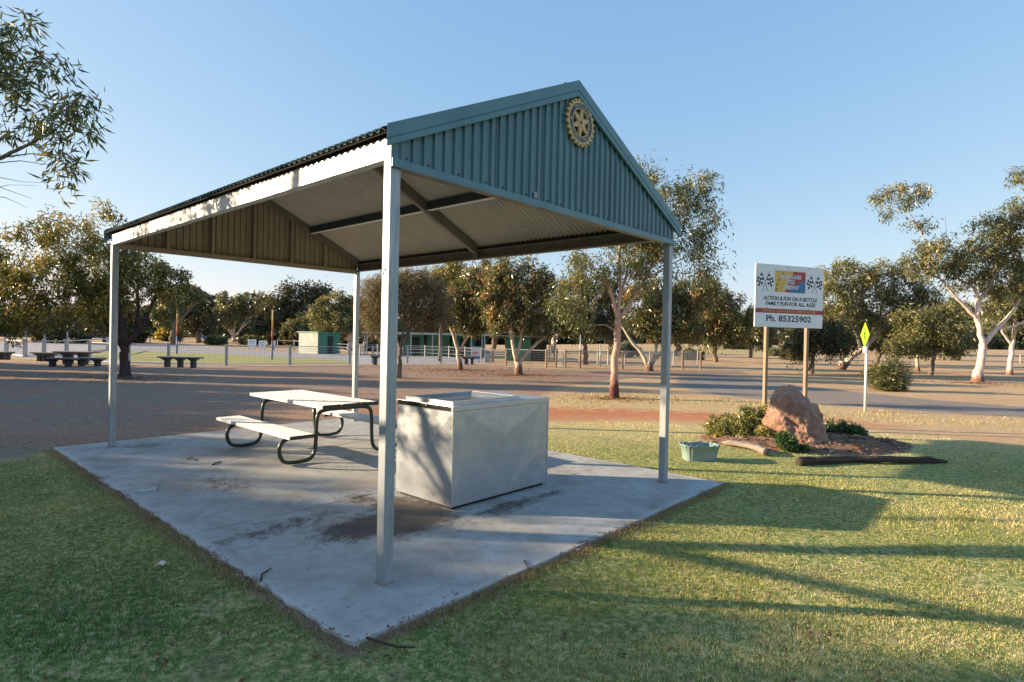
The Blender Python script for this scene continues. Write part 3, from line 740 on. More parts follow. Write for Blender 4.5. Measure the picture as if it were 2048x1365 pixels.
m, nt, bs, out = newmat('mulch'); M['mulch'] = m
v = coord(nt, 'Object'); f = noise(nt, 26, 6, .75, v); f2 = noise(nt, 3.5, 4, .6, v)
c = ramp(nt, f, [(.3, (.09, .05, .035)), (.5, (.27, .165, .11)), (.7, (.46, .33, .23))]); c = mixc(nt, maprange(nt, f2, .45, .65, 0, .8), c, (.34, .16, .09))
nt.links.new(c, bs.inputs['Base Color']); bs.inputs['Roughness'].default_value = .95; bump(nt, f, bs, 1.0, .06)
bc = G(1620, 890)
mb = MB(); nu, nv = 90, 50
def bedh(x, y):
    r = math.sqrt((x/(1.75 if x < 0 else 1.55))**2 + (y/.98)**2) + .16*mn.noise(Vector((x*1.6, y*1.6, 2)))
    return .20*max(0, 1-r**2)**.8 - .035 + (.03*mn.noise(Vector((x*7, y*7, 0))) + .02*mn.noise(Vector((x*20, y*20, 0))))*(1 if r < 1.05 else 0)
BEDR = Matrix.Rotation(.08, 4, 'Z')
for j in range(nv+1):
    for i in range(nu+1):
        x = -2.2+4.4*i/nu; y = -1.3+2.6*j/nv; mb.v.append((x, y, bedh(x, y)))
for j in range(nv):
    for i in range(nu):
        k = j*(nu+1)+i
        if max(mb.v[q][2] for q in (k, k+1, k+nu+1, k+nu+2)) > -.033: mb.f.append((k, k+1, k+nu+2, k+nu+1)); mb.m.append(0)
o = mb.build('mulch_bed', M['mulch'], None, True, loc=(bc.x+.12, bc.y+.35, 0)); o['kind'] = 'structure'; BEDC = Vector((bc.x+.12, bc.y+.35, 0))

def log(name, p0, p1, r0, r1, mat, label, seed, flat=.8, cat='log'):
    rng = random.Random(seed); p0, p1 = Vector(p0), Vector(p1); n = 46; ns = 18; d = (p1-p0); Ln = d.length; d.normalize()
    side = d.cross(Vector((0, 0, 1))).normalized(); up = side.cross(d); mb = MB()
    for i in range(n+1):
        t = i/n; r = r0*(1-t)+r1*t; r *= (1 if t < .85 else max(.28, 1-(t-.85)*4.3))
        for k in range(ns):
            a = 2*math.pi*k/ns; q = Vector((t*Ln*1.3, math.cos(a)*1.1, math.sin(a)*1.1))
            rr = r*(1+.42*mn.noise(q*2.2+Vector((seed, 0, 0)))+.2*mn.noise(q*6)+.16*mn.noise(q*Vector((1.5, 8, 8)).x*1.0 + Vector((0, seed, 3)))-.12*abs(math.sin(5*a+t*3)))
            mb.v.append(tuple(d*(t*Ln+.03*mn.noise(q*6)) + side*math.cos(a)*rr + up*(math.sin(a)*rr*flat + r*flat*.9) + side*.07*math.sin(t*5+seed)))
    for i in range(n):
        for k in range(ns):
            mb.f.append((i*ns+k, i*ns+(k+1) % ns, (i+1)*ns+(k+1) % ns, (i+1)*ns+k)); mb.m.append(0)
    mb.f.append(tuple(range(ns-1, -1, -1))); mb.m.append(0); mb.f.append(tuple(n*ns+k for k in range(ns))); mb.m.append(0)
    o = mb.build(name, mat, None, True, loc=p0); tag(o, label, cat); return o
g1, g2 = G(1600, 930), G(1890, 922); log('timber_sleeper', g1+Vector((0, .06, -.02)), g2+Vector((0, .05, -.02)),   .070, .055, M['timberdark'], 'long black weathered sleeper lying on the lawn in front of the mulch bed', 3)
g1, g2 = G(1700, 884, .08), G(1800, 893, .04); log('timber_sleeper', g1+Vector((0, .1, 0)), g2+Vector((0, .1, -.02)), .05, .04, M['timberdark'], 'thin dark sleeper at the back right edge of the mulch bed', 8)
g1, g2 = G(1472, 888, .03), G(1536, 908, .02); log('timber_sleeper', g2+Vector((0, 0, -.02)), g1+Vector((-.1, .1, -.02)), .065, .06, M['timbergrey'], 'short pale grey sleeper at the left front of the mulch bed', 12)

# planter tub with scalloped rim
pc = G(1405, 921); pc.y += .14
mb = MB(); n = 96
def rr(t, a, b, e=.5):
    c_, s_ = math.cos(t), math.sin(t); return a*math.copysign(abs(c_)**e, c_), b*math.copysign(abs(s_)**e, s_)
for k in range(n):
    t = 2*math.pi*k/n; wav = .010*math.sin(t*14)
    groove = .94 if (abs(((t-.9) % (math.pi/2)) - .0) < .03) else 1
    for (s, z) in ((.86*groove, -.02), (.90*groove, .06), (.99*groove, .172+wav), (1.04, .176+wav), (1.04, .192+wav), (.97, .192+wav), (.88, .09)):
        x, y = rr(t, .245*s, .155*s); mb.v.append((x, y, z))
for k in range(n):
    for a in range(6):
        j = (k+1) % n; mb.f.append((7*k+a, 7*j+a, 7*j+a+1, 7*k+a+1)); mb.m.append(0)
pl = mb.build('planter_tub', M['planter'], None, True, loc=pc); pl.rotation_euler.z = .12
tag(pl, 'pale green plastic planter tub with scalloped rim standing empty on the lawn', 'planter')
MB().add([(x, y, .10) for x, y in (rr(2*math.pi*k/32, .22, .138) for k in range(32))], [tuple(range(32))]).build('soil', M['soil'], pl)

# yellow-green warning sign seen nearly edge-on
pg = G(1730, 822); w = empty('warning_sign', pg, R_(257)); tag(w, 'fluorescent yellow green diamond warning sign on a slim white post by the road', 'sign')
zt = P(1735, 645, pg.y).z
MB().tube([(0, 0, -.05), (0, 0, zt-.40)], .030, 12).build('post', M['whitepost'], w, True)
D = .30; zc = zt-D
mb = MB(); q = [(0, -.045, zc-D), (D, -.045, zc), (0, -.045, zc+D), (-D, -.045, zc)]; mb.add(q + [(a, b+.006, c) for a, b, c in q], [(0, 1, 2, 3), (7, 6, 5, 4), (0, 4, 5, 1), (1, 5, 6, 2), (2, 6, 7, 3), (3, 7, 4, 0)])
dm = mb.build('diamond_plate', M['lime'], w)
mb = MB(); y = -.047     # walking figure
mb.tube([(.0, y, zc+.125), (.0, y-.001, zc+.125)], .028, 12)
for a, b, r in (((.0, zc+.09), (-.005, zc-.01), .022), ((-.005, zc-.01), (-.05, zc-.13), .014), ((-.005, zc-.01), (.05, zc-.13), .014), ((0, zc+.07), (-.06, zc+.01), .010), ((0, zc+.07), (.06, zc+.015), .010)):
    dx, dz = b[0]-a[0], b[1]-a[1]; l_ = math.hypot(dx, dz); nx_, nz_ = -dz/l_*r, dx/l_*r
    mb.add([(a[0]+nx_, y, a[1]+nz_), (a[0]-nx_, y, a[1]-nz_), (b[0]-nx_, y, b[1]-nz_), (b[0]+nx_, y, b[1]+nz_)], [(0, 1, 2, 3), (3, 2, 1, 0)])
mb.build('walking_figure', M['black'], dm)
MB().box((-.11, -.046, zc-D-.13), (.11, -.040, zc-D+.02)).build('small_plate', M['whitepost'], w)

# ------------------------------------------------------------------ FENCES
def fence(name, label, pts, h, postmat, postr, rails, railmat, wire=True, group=None, square=True, topx=.06, wires_n=8, vsp=.075, railr=.018, posth=None):
    root = empty(name, pts[0]); tag(root, label, 'fence', group)
    o0 = Vector(pts[0])
    for i, p in enumerate(pts):
        q = Vector(p)-o0; hh = (posth[i] if posth else h+topx)
        mb = MB()
        if square: mb.box((q.x-postr, q.y-postr, -.05), (q.x+postr, q.y+postr, hh))
        else: mb.tube([(q.x, q.y, -.05), (q.x, q.y, hh)], postr, 10)
        mb.build('post', postmat[i % len(postmat)] if isinstance(postmat, list) else postmat, root)
    for z in rails:
        MB().tube([Vector(a)-o0+Vector((0, 0, z)) for a in pts], railr, 6).build('rail', railmat, root)
    if wire:
        mb = MB()
        for a, b in zip(pts[:-1], pts[1:]):
            a, b = Vector(a)-o0, Vector(b)-o0; d = b-a; n = max(2, int(d.length/vsp)); off = d.normalized().cross(Vector((0, 0, 1)))*.006
            for k in range(1, n):
                p = a+d*(k/n)+off; r = .0032
                mb.box((p.x-r, p.y-r, .04), (p.x+r, p.y+r, h-.01))
            for k in range(wires_n):
                z = .05+(h-.07)*k/(wires_n-1); mb.tube([a+off*2+Vector((0, 0, z)), b+off*2+Vector((0, 0, z))], .0034, 4)
        mb.build('wire_mesh', M['wire'], root)
    return root
def gpts(l): return [tuple(G(*p)) for p in l]
fence('mesh_fence', 'galvanised wire mesh fence along the near edge of the track', gpts([(179, 723), (258, 727), (337, 729), (452.7, 730), (580, 729.5), (700, 728)]), .90, M['fencegalv'], .045, [.03, .88], M['fencegalv'], railr=.016)
fence('mesh_fence', 'wire fence with pale posts between the leaning gum and the green sheds', gpts([(745, 727), (815, 727), (882, 727), (935, 728), (1012, 731)]), .86, M['fencewhite'], .04, [.85], M['fencewhite'])
fence('rail_fence', 'white rail fence of square posts at the far left beside the track', gpts([(-60, 708), (12.7, 709), (50, 714), (88, 712), (133, 711), (215, 700)]), .85, M['fencewhite'], .07, [.80, .03], M['fencewhite'], wire=False, railr=.04)
fence('timber_post_fence', 'timber post and mesh fence behind the main pink gum, ending at the right', gpts([(1012, 731), (1092, 735), (1112, 735)]) + gpts([(1130, 736), (1160, 736), (1245, 737.5), (1365, 738.5), (1401, 738)]), .90, M['timber'], .055, [.88], M['fencegalv'], square=False)
fence('pipe_fence', 'white pipe fence with wire infill behind the timber fence', gpts([(1195, 728), (1216, 729), (1249, 730), (1300, 730), (1347, 729.5), (1395, 728)]), .85, M['fencewhite'], .045, [.84], M['fencewhite'], square=False)
fence('pipe_fence', 'white pipe railing running from the board signs to the pale shed', gpts([(545, 700), (555, 700), (588, 701), (640, 706)]), .85, M['fencewhite'], .04, [.8], M['fencewhite'], wire=False, square=False)
r_ = fence('barred_fence', 'white horizontally barred fence in front of the dark green side of the pale shed', gpts([(622, 706), (660, 707.5), (696, 711)]), .78, M['fencewhite'], .05, [.06, .30, .54, .77], M['fencewhite'], wire=False, square=False, railr=.011)
fence('barred_fence', 'white horizontally barred fence in front of the long green sheds', gpts([(720, 712), (755, 712.5), (805, 713.5), (850, 715), (898, 717), (930, 719), (962, 721)]), .78, M['fencewhite'], .05, [.06, .30, .54, .77], M['fencewhite'], wire=False, square=False, railr=.011)
fence('far_rail_fence', 'dark low rail fence far behind the track near the white gum', gpts([(300, 686), (360, 687), (420, 688.5), (480, 690)]), .9, M['benchdark'], .04, [.45, .85], M['benchdark'], wire=False)
# gate leaf in the timber fence
ga, gb = G(1113, 734), G(1129, 735); gt = empty('wire_gate', ga, math.atan2(gb.y-ga.y, gb.x-ga.x)); gl = (gb-ga).length; tag(gt, 'small white framed wire gate standing between two timber posts', 'gate')
mb = MB(); mb.tube([(.06, -.08, .06), (gl-.06, -.08, .06), (gl-.06, -.08, .88), (.06, -.08, .88), (.06, -.08, .06)], .022, 8); mb.build('frame', M['fencewhite'], gt)
mb = MB()
for k in range(1, 8): x = .06+(gl-.12)*k/8; mb.box((x-.003, -.083, .06), (x+.003, -.077, .88))
for k in range(1, 8): z = .06+.82*k/8; mb.box((.06, -.0765, z-.003), (gl-.06, -.0705, z+.003))
mb.build('wire_infill', M['wire'], gt)

# tall start-line posts and poles
def pole(px, py, py_top, label, segs, r=.035, name='painted_pole', group=None):
    b = G(px, py); zt = P(px, py_top, b.y).z; root = empty(name, b); tag(root, label, 'pole', group); z = -.05
    for frac, mat in segs:
        z1 = zt*frac; MB().tube([(0, 0, z), (0, 0, z1)], r, 10).build('painted_section', mat, root, True); z = z1
for k, (px, py, lb) in enumerate(((15, 708.5, 'tall blue post nearest the left picture edge behind the white rail fence'), (52, 712, 'tall blue post second from the left edge behind the white rail fence'), (90, 711, 'tall blue post with a red top third from the left edge'), (135, 710, 'rightmost of four tall blue posts by the white rail fence'))):
    pole(px, py, 612, lb, ((.72, M['postblue']), (1, M['postred'])), group='tall blue posts by the white rail fence')
pole(353.5, 708, 612, 'yellow topped pole with red middle and blue foot left of the white gum', ((.36, M['postblue']), (.62, M['postred']), (1, M['postyellow'])), .05)
pole(544, 719, 620, 'yellow topped pole with red middle and blue foot in front of the far trees', ((.36, M['postblue']), (.6, M['postred']), (1, M['postyellow'])), .045)
pole(1160, 731, 670, 'thin dark steel pole between the green sheds and the pink gum', ((1, M['galv']),), .04, 'steel_pole')
pole(1200, 733, 688, 'short grey steel pole just left of the pink gum trunk', ((1, M['galv']),), .035, 'steel_pole')
# board signs on the rails
def board(px0, px1, py0, py1, yb, name, label, mat, marks=None):
    b = G((px0+px1)/2, yb); a0 = P(px0, py0, b.y); a1 = P(px1, py1, b.y); root = empty(name, (a0.x, b.y, 0)); tag(root, label, 'sign')
    w_ = a1.x-a0.x; p = MB().box((0, -.03, a1.z), (w_, -.012, a0.z)).build('panel', mat, root)
    for x in (.06, w_-.12): MB().box((x, -.0115, -.05), (x+.06, .03, a0.z-.05)).build('leg', M['fencegalv'], root)
    if marks: marks(root, w_, a1.z, a0.z)
def mk1(root, w_, zb, zt):
    MB().box((.15*w_, -.033, zt-.22), (.85*w_, -.0305, zt-.15)).build('faded_line', M['sticker'], root)
    MB().box((.25*w_, -.033, zt-.36), (.75*w_, -.0305, zt-.31)).build('faded_line', M['sticker'], root)
def mk2(root, w_, zb, zt):
    MB().box((.04*w_, -.033, zb+.03), (.96*w_, -.0305, zb+(zt-zb)*.28)).build('blue_strip', M['bluebin'], root)
    MB().box((.12*w_, -.033, zt-.12), (.88*w_, -.0305, zt-.06)).build('faded_line', M['bluebin'], root)
    for k in (.3, .6): MB().tube([(k*w_, -.031, zb+(zt-zb)*.5), (k*w_, -.034, zb+(zt-zb)*.5)], .09, 10).build('figure_mark', M['pinkpaper'], root)
board(496, 512.5, 679, 697, 699, 'board_sign', 'leftmost and largest of three white board signs on the far track rail', M['signwhite'], mk1)
board(518, 532, 681.5, 699, 700, 'board_sign', 'middle of three white board signs on the far track rail', M['signwhite'], mk1)
board(545, 551, 682, 691, 700, 'board_sign', 'smallest of three white board signs, right of the yellow topped pole', M['signwhite'])
board(942, 961, 694, 719, 725, 'board_sign', 'pale banner with a blue strip fixed to the fence by the green sheds', M['palel'], mk2)
# drum and marker post
b = G(974, 724); dr = empty('litter_drum', b); tag(dr, 'white drum with a blue top standing by the fence before the green sheds', 'bin')
MB().tube([(0, 0, -.02), (0, 0, .5)], .19, 20).build('drum', M['fencewhite'], dr, False); MB().tube([(0, 0, .501), (0, 0, .68)], .17, 20).build('top', M['bluebin'], dr, False)
b = G(985, 724); MB().box((-.07, -.07, -.05), (.07, .07, .62)).build('marker_post', M['postyellow'], None, bevel=.01, loc=b); tag(bpy.data.objects['marker_post'], 'short yellow post beside the white drum', 'post')

# ------------------------------------------------------------------ PARK BENCHES AND TABLES IN THE YARD
def seat(name, cat, label, px0, px1, pyt, pyb, legs, depth=.45, th=.06, topmat=None, group=None, dz=0):
    g = G((px0+px1)/2, pyb); a0, a1 = P(px0, pyt, g.y), P(px1, pyt, g.y); z = (a0.z+a1.z)/2; w_ = a1.x-a0.x
    root = empty(name, (a0.x, g.y, 0)); tag(root, label, cat, group)
    MB().box((0, -depth/2, z-th), (w_, depth/2, z)).build('top', topmat or M['benchtop'], root, bevel=.008)
    for f in legs:
        x = f*w_; mb = MB(); mb.box((x-.07, -depth*.3, -.02), (x+.07, depth*.3, z-th-.10))
        e = .24; mb.hexa([(x-.08, -depth*.3, z-th-.10), (x+.08, -depth*.3, z-th-.10), (x+.08, depth*.3, z-th-.10), (x-.08, depth*.3, z-th-.10), (x-e, -depth*.42, z-th-.0005), (x+e, -depth*.42, z-th-.0005), (x+e, depth*.42, z-th-.0005), (x-e, depth*.42, z-th-.0005)])
        mb.build('leg', M['benchdark'], root, bevel=.006)
seat('park_bench', 'bench', 'dark bench cut by the left picture edge beside the white rail fence', -22, 23, 703.5, 718.5, (.2, .55, .8))
seat('park_bench', 'bench', 'dark bench on the far side of the picnic setting, under the green crown', 66, 121, 705.3, 722, (.27, .45, .65))
seat('park_table', 'table', 'large dark park table of the picnic setting left of the dark trunk', 119, 189, 703.3, 728, (.25, .68), .8)
seat('park_bench', 'bench', 'low bench at the front left of the picnic setting by the dark trunk', 99, 153, 716, 732.5, (.12, .70), .4)
seat('park_bench', 'bench', 'low bench at the right of the picnic setting nearest the dark trunk', 156, 208, 716, 731.5, (.15, .76), .4)
seat('park_bench', 'bench', 'long three legged bench standing right of the dark trunk before the mesh fence', 319, 403, 713.8, 734.5, (.19, .5, .81), .42)
seat('park_bench', 'bench', 'dark bench half hidden behind the front shelter post', 743, 790, 711.5, 729.5, (.17, .8), .42)
seat('park_bench', 'bench', 'dark bench on two thin legs behind the leaning cream trunk', 920, 956, 713.5, 728.5, (.33, .68), .42)

# ------------------------------------------------------------------ SHEDS AND HOUSE
def wallbox(mb, a, b, c, d, z0, z1):
    mb.hexa([(a.x, a.y, z0), (b.x, b.y, z0), (c.x, c.y, z0), (d.x, d.y, z0), (a.x, a.y, z1), (b.x, b.y, z1), (c.x, c.y, z1), (d.x, d.y, z1)])
def ribs(mb, a, b, z0, z1, n, out=.02):
    d = b-a; nrm = Vector((d.y, -d.x, 0)).normalized()
    for k in range(n):
        p = a+d*((k+.3)/n); q = a+d*((k+.55)/n); o_ = nrm*out; e = nrm*.002
        mb.hexa([tuple(v)[:2]+(z0,) for v in (p+o_, q+o_, q+e, p+e)] + [tuple(v)[:2]+(z1,) for v in (p+o_, q+o_, q+e, p+e)])
# kiosk
c0 = G(636, 708); cl = G(598, 704.5); cr = G(680, 709.5); cr.y = c0.y+1.2; cr = Vector((P(680, 709, cr.y).x, cr.y, 0)); cl = Vector((P(598, 704, c0.y+1.6).x, c0.y+1.6, 0)); cb = cl+cr-c0; zt = P(636, 664, c0.y).z
k = empty('kiosk_shed', c0); tag(k, 'small flat roofed shed with a pale front and dark green side beside the track', 'shed')
o0 = c0.copy(); c0, cl, cr, cb = c0-o0, cl-o0, cr-o0, cb-o0
mb = MB(); wallbox(mb, c0, cr, cb, cl, -.1, zt-.07); mb.build('wall', M['shedgreen'], k)
d = (c0-cl); n_ = Vector((d.y, -d.x, 0)).normalized()*.03
mb = MB(); wallbox(mb, cl+n_, c0+n_, c0+n_*.1, cl+n_*.1, -.1, zt-.075); mb.build('front_wall', M['shedpale'], k)
dd = cr-c0; n2 = Vector((dd.y, -dd.x, 0)).normalized()
mb = MB(); a, b = c0+dd*.42, c0+dd*.66; wallbox(mb, a+n2*.03, b+n2*.03, b+n2*.002, a+n2*.002, .02, zt-.30); mb.build('door', M['darkdoor'], k)
e1 = (cl-c0).normalized()*.12; e2 = (cr-c0).normalized()*.12
mb = MB(); wallbox(mb, c0-e1-e2, cr-e1+e2, cb+e1+e2, cl+e1-e2, zt-.069, zt); mb.build('roof', M['shedgreen'], k)
# long shed row with verandah
def shedrow():
    root0 = G(734, 711); yb = 43.5
    o0 = Vector((root0.x, yb, 0)); k = empty('shed_row', o0); tag(k, 'long low row of green sheds under a flat verandah roof beyond the track', 'shed')
    def X(px, Y): return P(px, 690, Y).x - o0.x
    zt = P(800, 665.5, 42).z
    secs = [(808, 848, 0, 'wall'), (852, 900, .25, 'wall'), (903, 950, .1, 'wall'), (952, 968, .5, 'wall')]
    for (p0, p1, dy, nm) in secs:
        Y0 = yb+.6+dy; x0, x1 = X(p0, Y0), X(p1, Y0); y0 = Y0-o0.y
        mb = MB(); mb.box((x0, y0, -.1), (x1, y0+2.2, zt-.10)); ribs(mb, Vector((x0, y0, 0)), Vector((x1, y0, 0)), -.05, zt-.12, int((x1-x0)/.16), .018); w_ = mb.build('wall', M['shedgreen'], k)
        xm = x0+(x1-x0)*.55
        MB().box((xm-.35, y0-.035, -.02), (xm+.35, y0-.020, zt-.32)).build('door', M['darkdoor'] if dy != .25 else M['shedgreen'], w_, bevel=.004)
        MB().box((x0-.03, y0-.05, -.05), (x0+.03, y0-.021, zt-.105)).build('corner_trim', M['darkdoor'], w_)
    mb = MB(); x0, x1 = X(727, 42.6), X(985, 42.6)
    mb.box((x0, -1.2, zt-.09), (x1, 3.6, zt)); 
    for q in range(int((x1-x0)/.2)): mb.box((x0+.2*q, -1.22, zt+.0005), (x0+.2*q+.07, 3.6, zt+.03))
    mb.build('roof', M['shedroof'], k)
    MB().box((x0-.05, -1.29, zt-.12), (x1, -1.2205, zt+.015)).build('fascia', M['shedroof'], k)
    for p in (729, 734, 822, 865, 883, 912, 943, 964, 969):
        xx = X(p, yb-1.1); MB().box((xx-.04, -1.14, -.1), (xx+.04, -1.06, zt-.0905)).build('verandah_post', M['fencewhite'], k)
    MB().box((X(734, 44), .2, .55), (X(800, 44), .26, .62)).build('counter', M['shedroof'], k)
shedrow()
def shed2():
    g = G(1045, 722); o0 = Vector((g.x, g.y, 0)); k = empty('store_shed', o0); tag(k, 'green store shed with double doors under a thin flat roof, behind the forked tree', 'shed')
    def X(px): return P(px, 690, g.y).x - o0.x
    zt = P(1045, 672, g.y).z
    mb = MB(); mb.box((X(1010), 0, -.1), (X(1062), 2.4, zt-.06)); ribs(mb, Vector((X(1010), 0, 0)), Vector((X(1036), 0, 0)), -.05, zt-.08, 8, .02); mb.build('wall', M['shedgreen'], k)
    for a, b in ((1037.5, 1046.5), (1047.5, 1060)): MB().box((X(a), -.05, .02), (X(b), -.002, zt-.18)).build('door', M['shedgreen'], k, bevel=.01)
    MB().box((X(1062)+.002, .3, -.1), (X(1094), 2.4, zt-.06)).build('side_wall', M['darkdoor'], k)
    MB().box((X(985)+.002, -1.0, zt-.055), (X(1112), 2.8, zt)).build('roof', M['shedroof'], k)
    for p in (988, 1097, 1107): MB().box((X(p)-.035, -.9, -.1), (X(p)+.035, -.83, zt-.056)).build('roof_post', M['timber'], k)
shed2()
g = P(1513, 690, 110); hs = empty('house', (g.x, 110, 0)); tag(hs, 'distant pale house with a red roof seen below the speedway sign', 'house')
MB().box((-2, 0, -.1), (2, 4, 1.5)).build('wall', M['housewall'], hs)
MB().add([(-2.3, -.3, 1.5), (2.3, -.3, 1.5), (2.3, 4.3, 1.5), (-2.3, 4.3, 1.5), (-1.0, 2.0, 2.3), (1.0, 2.0, 2.3)], [(0, 1, 5, 4), (1, 2, 5), (2, 3, 4, 5), (3, 0, 4), (3, 2, 1, 0)]).build('roof', M['roofred'], hs)
MB().box((-1.4, -.03, .5), (-.7, -.002, 1.2)).build('window', M['darkdoor'], hs); MB().box((.6, -.03, 0), (1.2, -.002, 1.3)).build('door', M['darkdoor'], hs)
g = P(405, 672, 110); bs_ = empty('water_tank', (g.x, 110, 0)); tag(bs_, 'small blue tank far off between the trees left of the white gum', 'tank')
MB().tube([(0, 0, -.1), (0, 0, 1.9)], 1.0, 20).build('tank_wall', M['bluebin'], bs_); MB().tube([(0, 0, 1.901), (0, 0, 2.15)], [1.03, .2], 20).build('tank_lid', M['bluebin'], bs_)
fa, fb = G(-40, 673), G(232, 676)
bf = empty('boundary_fence', fa); tag(bf, 'dark solid boundary fence far behind the track at the left', 'fence')
d = fb-fa; nn = d.normalized().cross(Vector((0, 0, 1))); n = 14
zt = P(100, 652.5, fa.y).z
for q in range(n):
    a, b = d*(q/n), d*((q+.985)/n); mb = MB(); wallbox(mb, a, b, b-nn*.05, a-nn*.05, -.1, zt); ribs(mb, a, b, -.1, zt-.02, 9, .03); mb.build('fence_panel', M['purplefence'], bf)
# white frame by the right picture edge
g = G(2044, 727); wf = empty('white_frame', g); tag(wf, 'small white framed gate cut by the right picture edge', 'gate')
mb = MB(); mb.tube([(-.2, 0, 0), (-.2, 0, .8), (.9, 0, .8), (.9, 0, 0)], .04, 8); mb.build('frame', M['fencewhite'], wf); MB().tube([(-.16, 0, .4), (.86, 0, .4)], .025, 8).build('rail', M['fencewhite'], wf)

# ------------------------------------------------------------------ VEGETATION
SUN_EL, SUN_AZ = R_(15.0), math.atan2(-.997, .077)      # azimuth measured from +Y towards +X
SUND = Vector((math.sin(SUN_AZ)*math.cos(SUN_EL), math.cos(SUN_AZ)*math.cos(SUN_EL), math.sin(SUN_EL)))
PAL = {
 'gum':    dict(a=(.045, .062, .022), b=(.135, .145, .055), hi=(.28, .21, .085), amt=.32),
 'golden': dict(a=(.042, .055, .014), b=(.145, .135, .028), hi=(.36, .26, .05), amt=.50),
 'orange': dict(a=(.042, .048, .018), b=(.118, .128, .046), hi=(.36, .19, .085), amt=.33),
 'olive':  dict(a=(.050, .058, .026), b=(.13, .138, .058), hi=(.25, .205, .09), amt=.32),
 'dark':   dict(a=(.018, .024, .012), b=(.060, .062, .026), hi=(.14, .11, .048), amt=.28),
 'oak':    dict(a=(.085, .072, .042), b=(.165, .135, .075), hi=(.26, .19, .10), amt=.35),
 'flower': dict(a=(.07, .085, .025), b=(.15, .155, .045), hi=(.32, .26, .09), amt=.40),
 'shrubdk': dict(a=(.025, .055, .018), b=(.055, .10, .03), hi=(.12, .16, .05), amt=.2),
 'grey':   dict(a=(.10, .115, .075), b=(.17, .18, .12), hi=(.24, .22, .13), amt=.3),
}
LEAFGAIN = 1.5
def leaf_cloud(cl, lp, ll, lw, pal, rng, droop=.8, sq=.85, ctr=None, R=1.0):
    """cl: list of (center, radius) clumps -> independent leaf quads and colours"""
    C = np.array([tuple(c) for c, r in cl]); Rr = np.array([r for c, r in cl]); n = len(cl)*lp
    idx = np.repeat(np.arange(len(cl)), lp)
    d = rng.normal(size=(n, 3)); d /= np.linalg.norm(d, axis=1)[:, None] + 1e-9
    rad = rng.uniform(0, 1, n)**.45
    off = d*rad[:, None]*Rr[idx][:, None]; off[:, 2] *= sq
    p = C[idx] + off
    dirv = rng.normal(size=(n, 3))*np.array([.75, .75, .55]); dirv[:, 2] -= droop; dirv += .35*d
    dirv /= np.linalg.norm(dirv, axis=1)[:, None]
    sv = np.cross(dirv, rng.normal(size=(n, 3))); sv /= np.linalg.norm(sv, axis=1)[:, None] + 1e-9
    nv = np.cross(dirv, sv)
    l = ll*rng.uniform(.65, 1.3, n)[:, None]; w = lw*rng.uniform(.7, 1.3, n)[:, None]*.5
    q = np.stack([p, p + dirv*l*.42 + sv*w + nv*l*.04, p + dirv*l - nv*l*.05, p + dirv*l*.42 - sv*w + nv*l*.04], 1).reshape(-1, 3)
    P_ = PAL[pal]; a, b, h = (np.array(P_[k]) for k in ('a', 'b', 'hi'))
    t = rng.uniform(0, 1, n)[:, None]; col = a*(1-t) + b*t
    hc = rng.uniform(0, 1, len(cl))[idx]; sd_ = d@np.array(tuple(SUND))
    hp = np.clip((hc - (1-P_['amt']))*3 + .35*sd_ + .2*d[:, 2], 0, 1)*rng.uniform(.2, 1, n)  # new-growth tint, with sunlight put into the colour on sunward and upper leaves
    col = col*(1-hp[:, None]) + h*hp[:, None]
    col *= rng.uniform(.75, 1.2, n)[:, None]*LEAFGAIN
    return q, col
